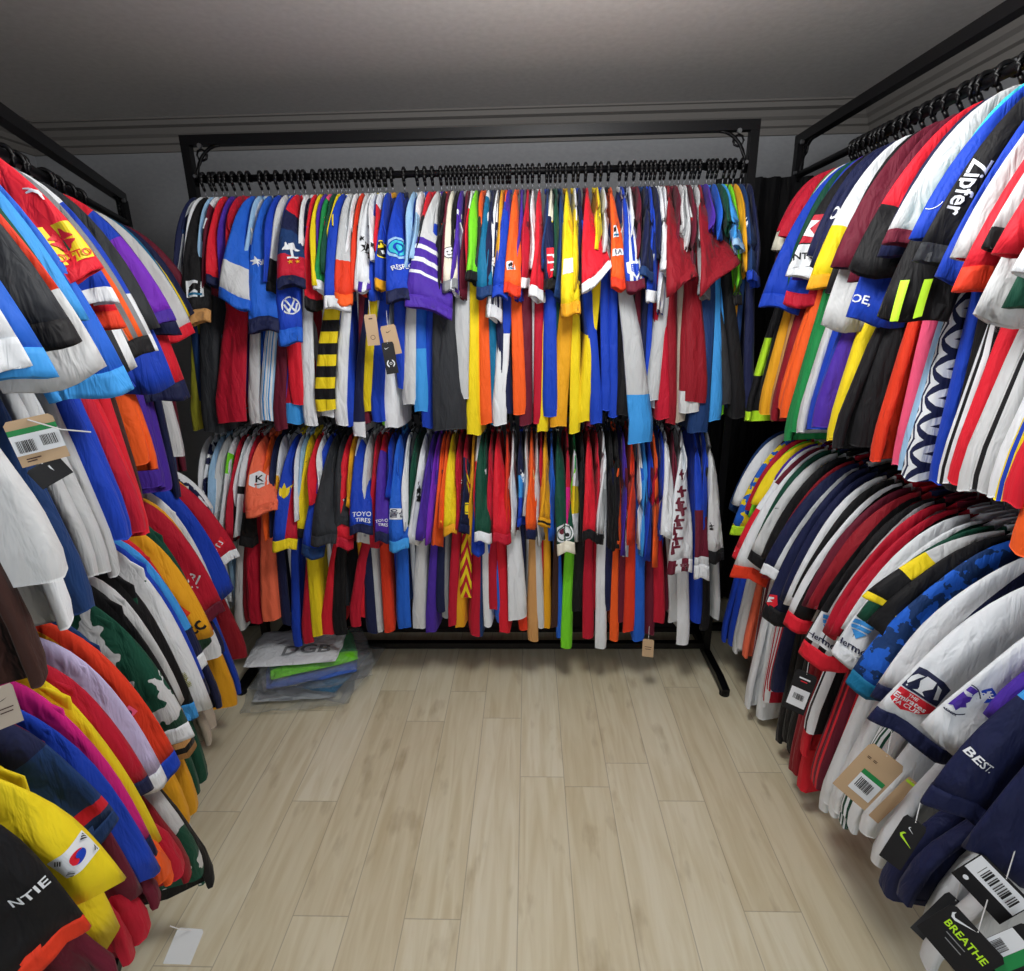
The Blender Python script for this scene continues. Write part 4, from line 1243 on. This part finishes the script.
def parcel(name, loc, rz, w, d, h, mt, seed, label, cat, group=None, **k):
    v, fc, uv = pillow(w, d, h, seed, **k)
    o = mesh(name, v, fc, mt, None, uv, True); o.location = loc; o.rotation_euler = (k.get('rx', 0), 0, rz)
    return tag(o, label, cat, group)
CXB, CYB = -.95, 2.07
pile = [
 (-.02, -.02, .10, .34, .27, .030, 'offwhite', 'folded white shirt in a clear bag, lowest of the floor pile', 3),
 (.03, .03, -.25, .36, .30, .030, 'teal', 'folded teal shirt in a clear bag, second lowest in the pile', 5),
 (.02, .01, .35, .36, .28, .028, 'blue', 'folded bright blue shirt with dark lettering under the green one', 7),
 (.02, .03, .42, .35, .26, .022, 'L lime .25 green', 'folded green shirt between the blue one and the white one on top', 9),
 (-.045, .035, .12, .38, .27, .026, 'white', 'folded white shirt with dark capitals on top of the floor pile', 11)]
z = .004
for dx, dy, rz, w_, d_, h_, cc, lab, sd in pile:
    o = parcel('folded_shirt', (CXB+dx, CYB+dy, z), rz, w_, d_, h_, cloth(cc), sd, lab, 'folded shirt', 'bagged shirts piled on the floor', crump=.007)
    if cc in ('white', 'blue'):
        txt_ = 'DGB' if cc == 'white' else 'BO'
        V, Fc = T(txt_, .085 if cc == 'white' else .07, .05 if cc == 'white' else .12, -.055, 0, 1.15)
        pv = o.data.vertices; import bisect
        n_ = 23
        def zat(x, y):
            i = min(22, max(0, int(round((x/w_+.5)*22)))); j = min(22, max(0, int(round((y/d_+.5)*22))))
            return max(pv[min(j+b_, 22)*23+min(i+a_, 22)].co.z for a_ in (0, 1) for b_ in (0, 1))
        mesh('lettering', [(x, y, zat(x, y)+.003) for x, y in V], Fc, plain('print_grey', PAL['grey']), o, None, False)
    z += h_+.004
    if cc != 'white':
        b = parcel('clear_plastic_bag', (CXB+dx+.015, CYB+dy-.015, z-h_-.0055), rz+.05, w_+.09, d_+.09, h_+.006, FILM, sd+20, {'offwhite': 'crinkled clear bag round the lowest white shirt of the pile', 'teal': 'crinkled clear bag round the teal shirt in the pile', 'blue': 'crinkled clear bag round the bright blue folded shirt', 'L lime .25 green': 'crinkled clear bag round the green folded shirt'}[cc], 'plastic bag', 'clear bags in the floor pile', crump=.018)

# ------------------------------------------------------------------ dark shapes added to fill dark areas behind the long rack
bk = plain('dark_brown_board', (26, 20, 19), .55)
q = MB(); q.box((-1.15, 2.46, .02), (.86, 2.80, .34)); bx = q.build('dark_filler_box', bk)  # plain box added to fill a dark area of unclear shape
q = MB(); q.box((-1.17, 2.44, .34), (.88, 2.80, .37)); q.build('lid', bk, bx)
q = MB(); q.box((-1.13, 2.45, .0), (.84, 2.79, .02)); q.build('plinth', bk, bx)
tag(bx, 'long low dark brown bench box added on the floor behind the long rack', 'filler')
v = []; uvs = []; nx_, nz_ = 60, 10
for sd in (0, 1):
    for j in range(nz_+1):
        for i in range(nx_+1):
            x = .80+.60*i/nx_; zz = .02+2.0*j/nz_
            v.append((x, 2.76+.014*math.sin(i*.9)+.006*math.sin(i*2.3+j*.4)-sd*.004, zz)); uvs.append((i/nx_, j/nz_))
m_ = nx_+1; N = m_*(nz_+1); fc = []
for j in range(nz_):
    for i in range(nx_):
        a = j*m_+i; fc += [(a, a+m_, a+m_+1, a+1), (N+a, N+a+1, N+a+m_+1, N+a+m_)]
o = mesh('dark_filler_cloth', v, fc, cloth('black'), None, uvs)  # black sheet added to fill the dark corner; its form is assumed
tag(o, 'plain black cloth added against the wall in the corner between two racks', 'cloth')
